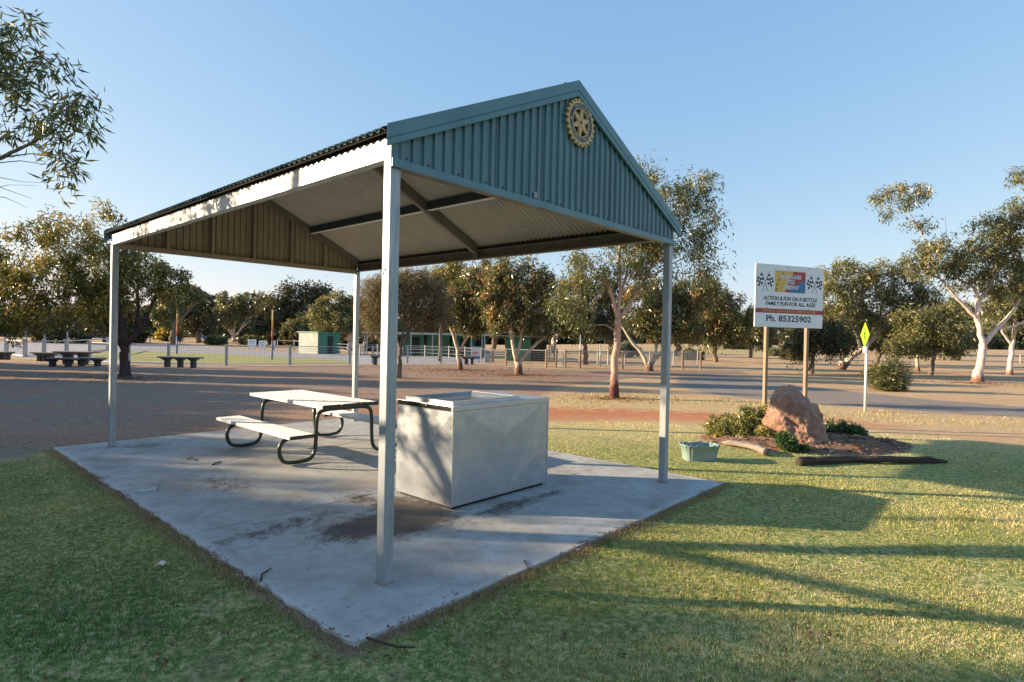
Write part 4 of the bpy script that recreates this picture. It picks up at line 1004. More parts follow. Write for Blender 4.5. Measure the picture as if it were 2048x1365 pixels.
def tree(name, label, base, crowns, limbs=None, n=60, lp=60, ll=.14, lw=.04, pal='gum', barkm='bark_grey', group=None, seed=1, r0=.1, cat='tree', droop=.8, cr=None, twigs=True, mat='leaf', world=False, sq=1.15, dens=1.0):
    rng = np.random.RandomState(seed); rnd = random.Random(seed)
    B = Vector(base) if world else G(*base); Y = B.y; S_ = Y/F
    def wp(px, py, dy=0): return P(px, py, Y+dy)
    nodes = []; mb = MB()
    def addlimb(pts, rad):
        # smooth resample + slight wander
        out = []; rr_ = []
        for i in range(len(pts)-1):
            k = 4
            for j in range(k):
                t = j/k; p = pts[i].lerp(pts[i+1], t)
                if i > 0 or j > 0: p = p + Vector((rnd.uniform(-1, 1), rnd.uniform(-1, 1), 0))*rad[i]*.28
                out.append(p); rr_.append(rad[i]*(1-t)+rad[i+1]*t)
        out.append(pts[-1]); rr_.append(rad[-1])
        mb.tube(out, rr_, 9)
        for p, r in zip(out, rr_): nodes.append((p.copy(), r))
    crw = []
    for c in crowns:
        if world: ctr, rx, rz = Vector(c[0]), c[1], c[2]; ry = rx; den = c[3] if len(c) > 3 else 1
        else:
            dy = c[4] if len(c) > 4 else 0; den = c[5] if len(c) > 5 else 1
            ctr = wp(c[0], c[1], dy); rx, rz = c[2]*S_, c[3]*S_; ry = (rx+rz)*.5
        crw.append((ctr, rx, ry, rz, den))
    if limbs is None:
        top = max(crw, key=lambda q: q[0].z); mz = sum(q[0].z for q in crw)/len(crw)
        fork = Vector((B.x + .15*(top[0].x-B.x), B.y, max(.25*mz, (min(q[0].z-q[3]*.6 for q in crw))*.8)))
        addlimb([B+Vector((0, 0, -.1)), B.lerp(fork, .5)+Vector((rnd.uniform(-1, 1)*r0, 0, 0)), fork], [r0*1.15, r0, r0*.85])
        for (ctr, rx, ry, rz, den) in crw:
            m_ = fork.lerp(ctr, .55) + Vector((0, 0, .08*(ctr-fork).length)); addlimb([fork, m_, ctr+Vector((0, 0, rz*.3))], [r0*.65, r0*.4, r0*.12])
    else:
        for lb in limbs:
            pts = [wp(q[0], q[1], q[3] if len(q) > 3 else 0) for q in lb] if not world else [Vector(q[0]) for q in lb]
            rads = [q[2]*S_*.82 for q in lb] if not world else [q[1] for q in lb]
            if lb is limbs[0]: pts[0] = pts[0] + Vector((0, 0, -.08)); 
            addlimb(pts, rads)
        # root flare
        mb.tube([B+Vector((0, 0, -.1)), B+Vector((0, 0, .12)), B+Vector((0, 0, .5))], [nodes[0][1]*1.5, nodes[0][1]*1.15, nodes[0][1]*.9], 10, False)
    tot = sum(q[1]*q[3]*q[4] for q in crw); clumps = []
    for (ctr, rx, ry, rz, den) in crw:
        k = max(2, int(round(n*rx*rz*den/tot))); R = cr or max(.12, min(rx, rz)*.42)
        for _ in range(k):
            d = rng.normal(size=3); d /= np.linalg.norm(d); u = rng.uniform(.25, 1)**.5
            c = ctr + Vector((d[0]*rx*u, d[1]*ry*u, d[2]*rz*u)); clumps.append((c, R*min(2.0, rng.lognormal(-.2, .32))))
    if twigs:
        o_ = sorted(clumps, key=lambda c: (c[0]-B).length)
        for c, R in o_:
            best = min(nodes, key=lambda q: (q[0]-c).length + 1.6*max(0, q[0].z-c.z) + (0 if q[1] > .02*S_ else .2))
            p, r = best; dist = (c-p).length
            if dist < .05: continue
            mid = p.lerp(c, .5) + Vector((rnd.uniform(-.1, .1), rnd.uniform(-.1, .1), .12))*dist
            r1 = max(.004, min(r*.55, .022*dist+.006)); mb.tube([p, p.lerp(mid, .6), mid, c], [r1, r1*.85, r1*.7, r1*.3], 5, False)
            nodes.append((mid, r1*.7)); nodes.append((c, r1*.3))
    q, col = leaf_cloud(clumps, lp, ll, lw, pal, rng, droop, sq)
    root = empty(name, B); tag(root, label, cat, group)
    mb.v = [(x-B.x, y-B.y, z-B.z) for x, y, z in mb.v]
    mb.build('trunk', M[barkm], root, True)
    q = q - np.array(tuple(B)); q = q[:]
    # keep leaves off the ground
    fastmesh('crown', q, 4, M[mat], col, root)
    return root
GT = 'gum trees standing around the yard'
# dark trunked golden gum at the left
tree('gum_tree', 'broad golden green gum with dark forked trunk behind the left shelter post', (250, 752),
 [(62, 468, 48, 28), (150, 470, 62, 42), (222, 428, 24, 18, -.3), (100, 560, 100, 62), (30, 590, 45, 60), (205, 545, 85, 62), (285, 545, 60, 48), (335, 560, 38, 48), (120, 625, 110, 34), (20, 655, 30, 26), (215, 600, 60, 45), (340, 610, 26, 40, 0, .6)],
 [[(250, 752, 11), (249, 715, 9.5), (248, 690, 9)], [(249, 692, 8.5), (283, 655, 6), (308, 600, 4.5), (325, 550, 3)], [(248, 692, 8), (243, 650, 6), (236, 600, 5), (242, 530, 3)], [(247, 700, 6), (225, 665, 4.5), (190, 610, 3.5), (150, 540, 2.5)], [(270, 668, 4), (277, 620, 3.4), (275, 560, 2)], [(236, 600, 4), (160, 570, 3), (90, 560, 2)], [(150, 540, 3), (110, 500, 2), (70, 470, 1.2)]],
 n=300, lp=95, ll=.15, lw=.042, pal='golden', barkm='bark_dark', seed=3, r0=.2, cr=.36)
tree('gum_tree', 'reddish green crown cut by the left picture edge beyond the golden gum', (-60, 742), [(-30, 540, 38, 60), (-40, 620, 42, 40)], n=50, lp=90, ll=.16, lw=.05, pal='orange', barkm='bark_dark', seed=4, r0=.14, cr=.45)
# she-oak behind the front post
tree('she_oak', 'fine leaved grey brown she-oak with dark forked trunk behind the front shelter post', (797, 755),
 [(790, 600, 55, 45), (850, 600, 48, 52), (752, 610, 34, 50), (835, 572, 55, 30), (780, 570, 45, 28), (880, 625, 28, 38), (745, 580, 25, 22, 0, .6)],
 [[(797, 755, 6.5), (799, 715, 5.5), (801, 695, 5)], [(801, 697, 4), (790, 660, 2.6), (775, 615, 1.6)], [(801, 697, 4), (808, 655, 2.6), (810, 600, 1.6)], [(801, 695, 3.6), (828, 650, 2.4), (850, 600, 1.4)], [(800, 690, 3), (818, 660, 2), (835, 620, 1.2)]],
 n=230, lp=150, ll=.20, lw=.017, pal='oak', barkm='bark_grey', seed=5, cr=.34, mat='needle', droop=.5)
tree('gum_tree', 'leaning cream trunked gum with orange tipped leaves right of the she-oak', (920, 738),
 [(942, 590, 44, 54), (935, 640, 48, 30), (962, 560, 44, 42), (912, 610, 32, 42), (978, 628, 28, 34)],
 [[(920, 738, 5.5), (916, 700, 4.8), (905, 665, 4), (895, 640, 3)], [(918, 706, 3.4), (935, 672, 2.6), (946, 640, 1.8), (950, 590, 1.2)], [(905, 665, 3), (915, 620, 2), (930, 575, 1.2)]],
 n=240, lp=60, ll=.21, lw=.05, pal='orange', barkm='bark_cream', seed=6, cr=.33)
tree('gum_tree', 'gum with a low vee of pale limbs in front of the green store shed', (1037, 748),
 [(1005, 568, 45, 48), (1045, 560, 55, 48), (1082, 596, 50, 54), (1022, 636, 58, 34), (1082, 645, 44, 28), (1000, 610, 42, 40)],
 [[(1037, 748, 9), (1037, 733, 7.5), (1034, 722, 6.5)], [(1034, 724, 5.2), (1026, 690, 4.4), (1022, 650, 3.4), (1015, 590, 2)], [(1036, 728, 4.6), (1065, 695, 3.6), (1105, 662, 2.6), (1112, 640, 1.6)], [(1033, 720, 4), (1042, 680, 3), (1048, 600, 1.8)]],
 n=300, lp=60, ll=.20, lw=.048, pal='orange', barkm='bark_cream', seed=8, cr=.33)
tree('gum_tree', 'yellow green crown showing between the she-oak and the orange tipped gums', (880, 722), [(900, 545, 32, 32), (870, 570, 26, 26)], n=46, lp=70, ll=.26, lw=.08, pal='golden', barkm='bark_grey', seed=9, r0=.12, cr=.6)
tree('gum_tree', 'dense dark gum with hanging skirts directly behind the pink gum trunk', (1172, 729), [(1150, 590, 44, 46), (1195, 610, 48, 50), (1165, 655, 60, 26), (1225, 600, 36, 44), (1120, 640, 30, 30)], n=240, lp=62, ll=.22, lw=.055, pal='dark', barkm='bark_grey', seed=10, cr=.42, r0=.14)
# main pink gum
tree('gum_tree', 'tall slender pink trunked gum standing in front of the yard right of the barbecue', (1228, 795),
 [(1290, 352, 30, 26, 0, .8), (1385, 372, 46, 36, 0, .7), (1335, 400, 44, 36), (1395, 440, 44, 44, 0, .75), (1400, 510, 40, 44, 0, .7), (1330, 470, 55, 50), (1270, 500, 50, 46), (1190, 540, 66, 36), (1135, 595, 46, 44, 0, .8), (1160, 630, 34, 30, 0, .5), (1310, 545, 50, 40, 0, .8), (1240, 440, 55, 50), (1425, 540, 24, 30, 0, .45)],
 [[(1228, 795, 10.5), (1229, 760, 9.3), (1232, 700, 8.8), (1237, 650, 8.2), (1237, 636, 7.6)], [(1236, 640, 5.2), (1226, 600, 4.2), (1216, 565, 3), (1195, 552, 2), (1150, 572, 1)], [(1216, 566, 2.2), (1190, 605, 1.3), (1172, 630, .7)], [(1237, 640, 5.2), (1241, 580, 4.4), (1238, 520, 3.6), (1246, 440, 2.4), (1262, 380, 1.5)], [(1240, 638, 5), (1262, 605, 4.2), (1290, 560, 3.2), (1322, 500, 2.5), (1352, 430, 1.7), (1375, 380, 1)], [(1240, 600, 3.8), (1250, 560, 3), (1262, 510, 2.2), (1285, 430, 1.5), (1292, 360, .9)], [(1290, 560, 2.6), (1340, 530, 1.8), (1400, 500, 1)], [(1226, 600, 3), (1205, 560, 2.2), (1180, 525, 1.4)]],
 n=270, lp=62, ll=.135, lw=.032, pal='gum', barkm='bark_pink', seed=11, cr=.34)
tree('gum_tree', 'low forked orange tipped gum left of the right shelter post', (1298, 742),
 [(1318, 628, 50, 34), (1290, 592, 46, 36), (1350, 605, 48, 44), (1392, 588, 48, 40), (1280, 640, 30, 22), (1365, 656, 48, 26), (1318, 664, 36, 18)],
 [[(1298, 742, 8.5), (1297, 730, 7)], [(1296, 733, 5.2), (1283, 706, 4.3), (1258, 676, 3.4), (1236, 640, 2), (1225, 610, 1)], [(1300, 733, 5), (1312, 702, 4), (1312, 660, 3), (1310, 600, 1.8)], [(1304, 728, 4.4), (1330, 695, 3.4), (1350, 640, 2)], [(1312, 690, 2.5), (1370, 640, 1.6), (1400, 600, 1)]],
 n=190, lp=80, ll=.22, lw=.06, pal='orange', barkm='bark_cream', seed=13, cr=.42)
tree('gum_tree', 'dark low crowned gum with a reddish top right of the right shelter post', (1432, 724), [(1425, 598, 46, 34), (1462, 632, 48, 44), (1405, 648, 36, 30), (1484, 650, 24, 30), (1440, 664, 56, 28)], n=220, lp=80, ll=.28, lw=.085, pal='orange', barkm='bark_grey', seed=14, cr=.55, r0=.16)
tree('gum_tree', 'two stemmed dark leaved tree low under the left half of the speedway sign', (1622, 747),
 [(1632, 678, 62, 34), (1592, 690, 34, 30), (1680, 684, 34, 32), (1640, 650, 44, 22)],
 [[(1622, 747, 5), (1624, 725, 4.4), (1632, 690, 3), (1636, 660, 2)], [(1614, 740, 4), (1612, 715, 3.4), (1604, 690, 2)]], n=160, lp=80, ll=.18, lw=.055, pal='dark', barkm='bark_grey', seed=15, cr=.48)
tree('gum_tree', 'big spreading gum with a thick leaning trunk behind the yellow green sign', (1683, 739),
 [(1705, 552, 64, 32), (1772, 548, 56, 28), (1665, 592, 44, 52), (1812, 580, 48, 42), (1740, 600, 60, 36), (1690, 630, 46, 32), (1780, 645, 60, 34), (1850, 610, 40, 34)],
 [[(1683, 739, 8), (1700, 718, 6.5), (1735, 690, 6), (1770, 655, 4.6), (1800, 600, 3)], [(1735, 690, 4), (1738, 640, 3), (1720, 580, 2)], [(1722, 700, 4), (1700, 640, 2.6), (1680, 590, 1.6)], [(1760, 660, 3), (1762, 600, 2), (1765, 560, 1.2)]],
 n=380, lp=52, ll=.25, lw=.06, pal='olive', barkm='bark_cream', seed=16, cr=.46)
tree('gum_tree', 'dark trunked tree with a wide low crown just left of the white gum', (1862, 750),
 [(1860, 668, 62, 34), (1815, 690, 40, 22), (1895, 645, 40, 40), (1830, 640, 40, 26), (1910, 690, 26, 20)],
 [[(1862, 750, 4.6), (1865, 728, 4), (1869, 708, 3.6)], [(1869, 710, 3), (1888, 688, 2), (1900, 650, 1.2)], [(1868, 708, 3), (1855, 680, 2), (1830, 650, 1.2)]], n=170, lp=80, ll=.19, lw=.055, pal='olive', barkm='bark_grey', seed=17, cr=.4)
tree('gum_tree', 'slim trunk rising beside the round bush under the wide low crown', (1837, 743), [(1822, 680, 46, 24), (1850, 690, 30, 18)], n=50, lp=70, ll=.22, lw=.06, pal='dark', barkm='bark_cream', seed=18, cr=.55, r0=.1)
tree('gum_tree', 'dark olive tree filling the gap behind the slim white post and the round bush', (1752, 728), [(1705, 655, 54, 36), (1762, 662, 58, 32), (1825, 640, 48, 38), (1790, 690, 50, 20)], n=200, lp=64, ll=.3, lw=.08, pal='dark', barkm='bark_grey', seed=21, cr=.55, r0=.16)
tree('gum_tree', 'olive tree between the reddish topped gum and the speedway sign', (1500, 716), [(1490, 655, 34, 34), (1520, 668, 34, 26), (1462, 672, 30, 20)], n=110, lp=64, ll=.34, lw=.10, pal='olive', barkm='bark_grey', seed=22, cr=.6, r0=.15)
# white gum at the right
tree('gum_tree', 'large white limbed gum with sparse high left branch near the right picture edge', (1955, 763),
 [(1800, 392, 46, 24, 0, .6), (1838, 385, 24, 20, 0, .6), (1768, 425, 14, 16, 0, .6), (1840, 440, 26, 16, 0, .5), (1880, 508, 52, 28), (1842, 530, 36, 24), (1990, 475, 50, 44), (2045, 450, 46, 50), (1955, 525, 50, 34), (2015, 560, 55, 40), (2040, 350, 18, 22, 0, .7), (2070, 520, 40, 60), (1915, 560, 30, 24, 0, .7)],
 [[(1955, 763, 11), (1960, 735, 9), (1966, 700, 8.4), (1967, 686, 8)], [(1966, 690, 6.5), (1957, 650, 6), (1953, 635, 5.6), (1955, 612, 5.2), (1957, 597, 4.8)], [(1954, 638, 4.8), (1935, 618, 4), (1912, 595, 3.4), (1895, 575, 2.6), (1880, 558, 2), (1850, 548, 1.2)], [(1957, 598, 4.2), (1948, 575, 3.2), (1920, 560, 2.2), (1880, 530, 1.4)], [(1957, 600, 4.2), (1975, 582, 3.6), (1985, 560, 3), (2000, 520, 2)], [(1967, 690, 6), (1985, 668, 5), (2010, 642, 4.4), (2030, 618, 3.6), (2040, 590, 2.4)], [(1998, 658, 3.6), (2030, 652, 2.8), (2060, 640, 2)], [(1880, 558, 1.8), (1856, 500, 1.3), (1835, 450, 1), (1812, 415, .7), (1790, 395, .5)], [(1935, 560, 1.4), (1895, 490, .7), (1890, 430, .35)], [(1835, 450, .8), (1800, 425, .5), (1765, 415, .3)]],
 n=380, lp=48, ll=.21, lw=.05, pal='olive', barkm='bark_white', seed=19, cr=.40)
tree('gum_tree', 'second white trunked gum at the right edge standing behind the large white gum', (2019, 750),
 [(2040, 600, 50, 46), (2075, 620, 40, 40), (2000, 610, 30, 26)],
 [[(2019, 750, 6.2), (2022, 715, 5.6), (2026, 680, 5)], [(2026, 684, 4), (2030, 640, 3.2), (2040, 590, 2)], [(2024, 690, 3.4), (2005, 665, 2.6), (1998, 640, 1.6)]], n=90, lp=70, ll=.25, lw=.07, pal='olive', barkm='bark_white', seed=20, cr=.7)
for i, (bx, by, crs, lb) in enumerate((((1912), 721, [(1915, 668, 50, 30), (1880, 680, 30, 20)], 'short trunked tree deep in the field left of the large white gum'),
        (1944, 705, [(1940, 650, 46, 34)], 'distant leaning tree behind the fork of the large white gum'), (1987, 708, [(1990, 655, 36, 28), (2020, 665, 24, 18)], 'distant cream forked tree between the two white gums'))):
    tree('gum_tree', lb, (bx, by), crs, n=60, lp=60, ll=.5, lw=.16, pal='olive', barkm='bark_cream', seed=30+i, r0=.32, cr=1.3)
# overhanging gum, trunk outside the left edge
T0 = Vector((-8.4, 5.2, 0))
def at0(px, py, Y=5.6): return P(px, py, Y)
tree('gum_tree', 'near gum whose leafy branches reach in at the upper left corner', T0,
 [(at0(10, 130), .30, .42, .9), (at0(55, 150), .26, .22, .9), (at0(95, 130), .16, .12, .5), (at0(30, 240), .30, .22, .9), (at0(105, 215), .30, .14, 1.0), (at0(170, 215), .18, .16, 1.1), (at0(125, 265), .22, .12, .9), (at0(185, 265), .13, .10, .9), (at0(150, 320), .16, .10, .6), (at0(125, 345), .10, .09, .6), (at0(-20, 60), .4, .3, .9),
  ((-7.6, 5.2, 6.2), 1.5, .9, .5), ((-8.9, 6.4, 5.0), 1.3, .9, .4), ((-8.6, 2.0, 4.4), 1.1, 1.1, .6), ((-7.6, 2.4, 3.3), .7, .8, .5), ((-8.6, 6.9, 4.2), 1.0, .5, .6), ((-8.4, 5.9, 4.9), .8, .45, .5), ((-8.5, 6.25, 2.75), .45, .35, .8), ((-8.6, 5.85, 2.45), .3, .3, .5)],
 [[((-8.4, 5.2, 0), .16), ((-8.3, 5.25, 1.2), .13), ((-8.1, 5.3, 2.4), .11), ((-7.9, 5.4, 3.1), .09)],
  [((-7.9, 5.4, 3.1), .06), (tuple(at0(-160, 360)), .035), (tuple(at0(-40, 330)), .024), (tuple(at0(5, 315)), .019), (tuple(at0(45, 295)), .015), (tuple(at0(85, 275)), .011), (tuple(at0(130, 245)), .006), (tuple(at0(170, 222)), .004)],
  [((-7.9, 5.4, 3.1), .06), (tuple(at0(-120, 260)), .03), (tuple(at0(-10, 185)), .016), (tuple(at0(20, 150)), .011), (tuple(at0(35, 110)), .006)],
  [(tuple(at0(5, 315)), .009), (tuple(at0(60, 308)), .005), (tuple(at0(120, 310)), .003)], [(tuple(at0(-40, 330)), .006), (tuple(at0(40, 322)), .004), (tuple(at0(95, 330)), .002)],
  [(tuple(at0(-160, 380)), .01), (tuple(at0(-20, 352)), .004), (tuple(at0(45, 364)), .002), (tuple(at0(88, 366)), .0012)], [(tuple(at0(-120, 385)), .008), (tuple(at0(0, 375)), .003), (tuple(at0(65, 398)), .0014)], [(tuple(at0(-120, 390)), .008), (tuple(at0(10, 395)), .003), (tuple(at0(55, 416)), .0012)], [(tuple(at0(-120, 400)), .007), (tuple(at0(20, 370)), .002), (tuple(at0(75, 372)), .0012)],
  [((-7.9, 5.4, 3.1), .07), ((-7.8, 5.0, 4.2), .05), ((-7.7, 4.9, 5.6), .02)], [((-8.1, 5.3, 2.4), .07), ((-8.5, 4.0, 3.2), .045), ((-8.6, 2.0, 4.4), .015)], [((-8.35, 5.3, 1.2), .085), ((-8.5, 5.75, 1.95), .07), ((-8.5, 6.02, 2.5), .06), ((-8.5, 6.3, 3.2), .045), ((-8.4, 6.6, 4.0), .02)], [((-8.5, 5.9, 2.2), .03), ((-8.5, 6.2, 2.45), .02), ((-8.5, 6.6, 2.6), .01)], [((-8.1, 5.3, 2.6), .06), ((-8.6, 5.9, 3.9), .035), ((-8.9, 6.4, 5.0), .012)]],
 n=430, lp=32, ll=.12, lw=.022, pal='gum', barkm='bark_grey', seed=41, cr=.17, world=True, droop=.7)
# shade trees standing left of the lawn, outside the frame, whose long shadows cross the lawn and the yard
SHG = 'shade trees in a row beyond the left picture edge'
def shade(x, y, h, w, seed, low=.18, lb='', pal='gum', n=90, lp=60, cr=.85):
    r_ = random.Random(seed); cs = []
    for k in range(7):
        z = h*(low+.09 + (1-low-.20)*k/6.0); ww = w*(1.35 if k < 4 else 1.25 if k < 6 else 1.05); 
        cs.append(((x+r_.uniform(-.25, .25)*w, y+r_.uniform(-.15, .15)*w, z), ww*.62, h*.12))
    tree('gum_tree', lb, (x, y, 0), cs, n=n, lp=lp, ll=.30, lw=.10, pal=pal, barkm='bark_grey', seed=seed, cr=cr, world=True, r0=.2, group=SHG)
LB = 'bushy gum beyond the left picture edge that throws shade over the lawn'
SHADE = []
for i, (y, h, w_) in enumerate(((-4.5, 8.4, 2.4), (-1.5, 8.6, 2.2), (1.2, 8.0, 1.6), (2.8, 8.4, 1.1), (4.0, 7.9, .95), (4.95, 7.35, .85), (5.95, 6.45, .8), (6.9, 6.2, .9), (8.1, 5.95, .95), (9.4, 5.65, 1.0), (10.8, 5.3, 1.15), (12.2, 5.5, 1.05), (13.7, 5.3, .95), (15.6, 5.5, 1.0), (17.5, 5.2, 1.1), (20.2, 4.8, 1.3), (23.6, 5.0, 1.6))):
    shade(-25 + .6*math.sin(i*2.1), y, h, w_, 60+i, .04, LB, n=240, lp=78, cr=.52)

# far belt of trees beyond the track
FB = 'trees in the belt beyond the track'
def far(label, base, crs, pal='olive', barkm='bark_cream', n=50, lp=70, seed=1, limbs=None, r0=.3, k=.0062, cr=None, name='gum_tree', dens=1):
    Yd = G(*base).y; tree(name, label, base, crs, limbs, n=n, lp=lp, ll=k*Yd, lw=k*Yd*.34, pal=pal, barkm=barkm, seed=seed, r0=r0, cr=cr, group=FB, cat='tree')
far('white limbed gum with a domed crown beyond the track left of the pale shed', (468, 684), [(478, 608, 52, 24), (438, 640, 32, 28), (520, 622, 32, 22), (455, 620, 36, 24), (505, 596, 30, 14)], 'olive', 'bark_white', 110, 70, 101,
    [[(468, 684, 4), (466, 672, 3.4)], [(466, 673, 2.5), (456, 655, 2), (452, 625, 1.2)], [(467, 673, 2.6), (470, 645, 1.8), (475, 610, 1)], [(469, 673, 2.4), (485, 655, 1.8), (500, 642, 1.4), (522, 640, .8)], [(478, 662, 1.4), (492, 640, 1), (505, 605, .6)]])
far('dark round crowned tree behind the white gum', (545, 689), [(545, 620, 34, 36), (530, 650, 28, 22)], 'dark', 'bark_cream', 60, 80, 102)
far('tall sparse tree with separate tufts of leaves rising above the belt', (592, 690), [(577, 578, 12, 11), (575, 598, 9, 9), (613, 574, 9, 8), (604, 597, 11, 10), (632, 580, 9, 10), (648, 582, 14, 12), (588, 615, 20, 16), (625, 605, 16, 14)], 'dark', 'bark_grey', 80, 60, 103,
    [[(592, 690, 2.5), (590, 650, 2)], [(590, 655, 1.4), (580, 610, .8), (577, 575, .4)], [(591, 650, 1.3), (604, 610, .8), (613, 572, .35)], [(592, 645, 1.3), (622, 610, .8), (640, 580, .4)]], cr=1.0)
far('leafy olive gum with weeping foliage left of the back shelter post', (697, 702), [(670, 612, 34, 28), (695, 640, 34, 36), (650, 640, 30, 32), (715, 610, 22, 26), (670, 665, 34, 20)], 'olive', 'bark_white', 110, 80, 104)
far('olive tree behind the roof of the pale shed', (612, 692), [(606, 650, 28, 22), (585, 660, 22, 18)], 'olive', 'bark_grey', 50, 80, 105)
far('dense dark tree showing under the shelter beam left of the white gum', (395, 686), [(392, 610, 30, 28), (372, 640, 34, 26), (410, 640, 26, 28)], 'dark', 'bark_grey', 70, 80, 106)
far('flat topped gum above the golden bush', (345, 690), [(352, 600, 32, 20), (385, 578, 20, 9), (330, 630, 26, 22), (405, 596, 22, 10)], 'olive', 'bark_grey', 70, 80, 107)
far('dark tree behind the golden gum seen through its limbs', (215, 686), [(210, 630, 50, 34), (260, 640, 34, 26), (160, 645, 40, 22)], 'dark', 'bark_grey', 80, 80, 108)
far('dark tree behind the tall blue posts at the far left', (95, 686), [(90, 635, 50, 26), (40, 640, 40, 22)], 'dark', 'bark_grey', 60, 80, 109)
far('thin pale trunk leaning right between the tall blue posts', (113, 681), [(128, 640, 20, 14)], 'olive', 'bark_cream', 16, 50, 118, [[(113, 681, 1.6), (122, 662, 1.3), (130, 642, .8)]])
far('tall dark tree right of the back shelter post behind the she-oak', (755, 700), [(752, 630, 30, 32), (780, 650, 34, 24)], 'olive', 'bark_grey', 60, 80, 110)
far('dark tree behind the long shed roof', (860, 700), [(850, 640, 44, 24), (900, 645, 34, 22), (810, 650, 30, 16)], 'dark', 'bark_grey', 80, 80, 111)
far('tree behind the store shed roof under the orange tipped gums', (985, 700), [(985, 640, 40, 26), (1040, 640, 36, 22)], 'olive', 'bark_grey', 70, 80, 112)
far('pale multi stemmed gum right of the store shed', (1112, 706), [(1105, 640, 30, 22), (1140, 655, 26, 18)], 'grey', 'bark_white', 50, 70, 113)
far('grey green tree behind the pink gum trunk', (1225, 704), [(1215, 655, 40, 26), (1262, 665, 30, 20), (1180, 660, 24, 18)], 'grey', 'bark_grey', 80, 80, 114)
far('slim trunked tree behind the low forked gum', (1353, 712), [(1350, 660, 34, 22), (1390, 668, 26, 18)], 'olive', 'bark_grey', 60, 80, 115)
far('pale trunked tree behind the speedway sign posts', (1552, 700), [(1545, 645, 28, 22), (1530, 660, 18, 14), (1570, 630, 22, 20)], 'olive', 'bark_white', 60, 80, 116)
far('distant olive tree just left of the speedway sign', (1500, 699), [(1492, 655, 20, 18), (1508, 645, 14, 22)], 'olive', 'bark_grey', 40, 80, 117)
far('distant tree between the leaning gum and the wide low crown', (1765, 712), [(1760, 668, 40, 24), (1800, 660, 30, 26)], 'dark', 'bark_grey', 70, 80, 119)
far('distant dark tree behind the white gum trunk', (1925, 706), [(1935, 640, 40, 34), (1900, 630, 30, 30)], 'olive', 'bark_grey', 70, 80, 120)
far('distant trees at the far right edge behind the second white gum', (2060, 704), [(2050, 650, 50, 30)], 'olive', 'bark_grey', 60, 80, 121)
def bush(name, label, base, blobs, pal, n, lp, ll, lw, seed, cr=None, group=None, droop=.1, cat='bush', mat='leaf'):
    B = G(*base); rng = np.random.RandomState(seed); cl = []; S_ = B.y/F; mb = MB()
    for (px, py, rx, ry, *dy) in blobs:
        c = P(px, py, B.y+(dy[0] if dy else 0)); k = max(3, int(n*rx*ry/sum(q[2]*q[3] for q in blobs)))
        for _ in range(k):
            d = rng.normal(size=3); d /= np.linalg.norm(d); u = rng.uniform(.1, 1)**.45
            q = c + Vector((d[0]*rx*S_*u, d[1]*(rx+ry)*.5*S_*u, d[2]*ry*S_*u)); q.z = max(q.z, .04)
            cl.append((q, (cr or ry*S_*.3)*rng.uniform(.6, 1.2)))
            mb.tube([Vector((c.x*.7+q.x*.3, c.y*.7+q.y*.3, 0)), q], [.012, .004], 4, False)
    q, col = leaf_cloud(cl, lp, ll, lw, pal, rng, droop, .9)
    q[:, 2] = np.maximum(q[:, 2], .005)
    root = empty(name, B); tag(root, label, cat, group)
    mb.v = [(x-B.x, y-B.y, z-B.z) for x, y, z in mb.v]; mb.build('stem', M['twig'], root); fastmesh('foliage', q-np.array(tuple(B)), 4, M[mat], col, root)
    return root
bush('round_bush', 'rounded yellow green bush beside the road, right of the slim white post', (1775, 780), [(1775, 748, 36, 32), (1765, 760, 32, 24), (1790, 758, 28, 24)], 'olive', 130, 80, .13, .03, 201, .22)
bush('flowering_shrub', 'yellow green flowering shrub around the left timber post of the speedway sign', (1500, 872), [(1495, 846, 46, 26), (1450, 856, 36, 20), (1532, 842, 28, 30), (1468, 862, 54, 18, -.3), (1550, 868, 34, 20, -.6)], 'flower', 260, 90, .05, .024, 202, .10)
bush('shrub', 'dark green leafy shrub at the right side of the boulder', (1690, 884), [(1690, 866, 34, 20), (1668, 862, 18, 18), (1712, 870, 18, 14)], 'shrubdk', 90, 80, .05, .026, 203, .085)
bush('shrub', 'small dark green shrub at the left foot of the boulder', (1572, 902), [(1572, 884, 18, 18), (1600, 904, 14, 7)], 'shrubdk', 36, 70, .042, .022, 204, .06)
for i, (bx, by, rx, ry, pal, lb) in enumerate(((338, 683, 26, 22, 'golden', 'golden round bush beyond the track left of the yellow topped pole'), (590, 692, 34, 16, 'dark', 'dark low bush beyond the track left of the pale shed'), (555, 690, 20, 14, 'dark', 'dark bush behind the smallest white board sign'), (500, 690, 24, 10, 'olive', 'olive bush just right of the white gum foot'),
      (650, 695, 36, 18, 'dark', 'dark bush behind the kiosk shed roof'), (700, 700, 20, 16, 'dark', 'dark bush right of the kiosk shed'), (908, 706, 14, 18, 'orange', 'rusty bush between the two green shed rows'), (745, 703, 12, 12, 'olive', 'pale bush under the left end of the verandah'), (1250, 715, 34, 16, 'grey', 'grey green bush behind the pipe fence by the pink gum'), (1385, 720, 22, 12, 'grey', 'grey bush inside the right end of the timber fence'), (1470, 705, 22, 10, 'dark', 'dark shrub far off below the reddish topped tree'), (1588, 720, 26, 12, 'dark', 'dark low shrub behind the speedway sign posts'), (1545, 712, 14, 8, 'grey', 'small grey shrub in the far field left of the sign'),
      (430, 690, 22, 9, 'olive', 'olive bush left of the white gum foot'), (120, 686, 60, 14, 'dark', 'dark hedge along the boundary fence at the far left'), (270, 686, 30, 14, 'dark', 'dark bush behind the dark forked trunk'))):
    Yd = G(bx, by).y; bush('bush', lb, (bx, by), [(bx, by-ry*.8, rx, ry)], pal, 40, 70, .006*Yd, .0022*Yd, 220+i, None, 'bushes beyond the track and fences')

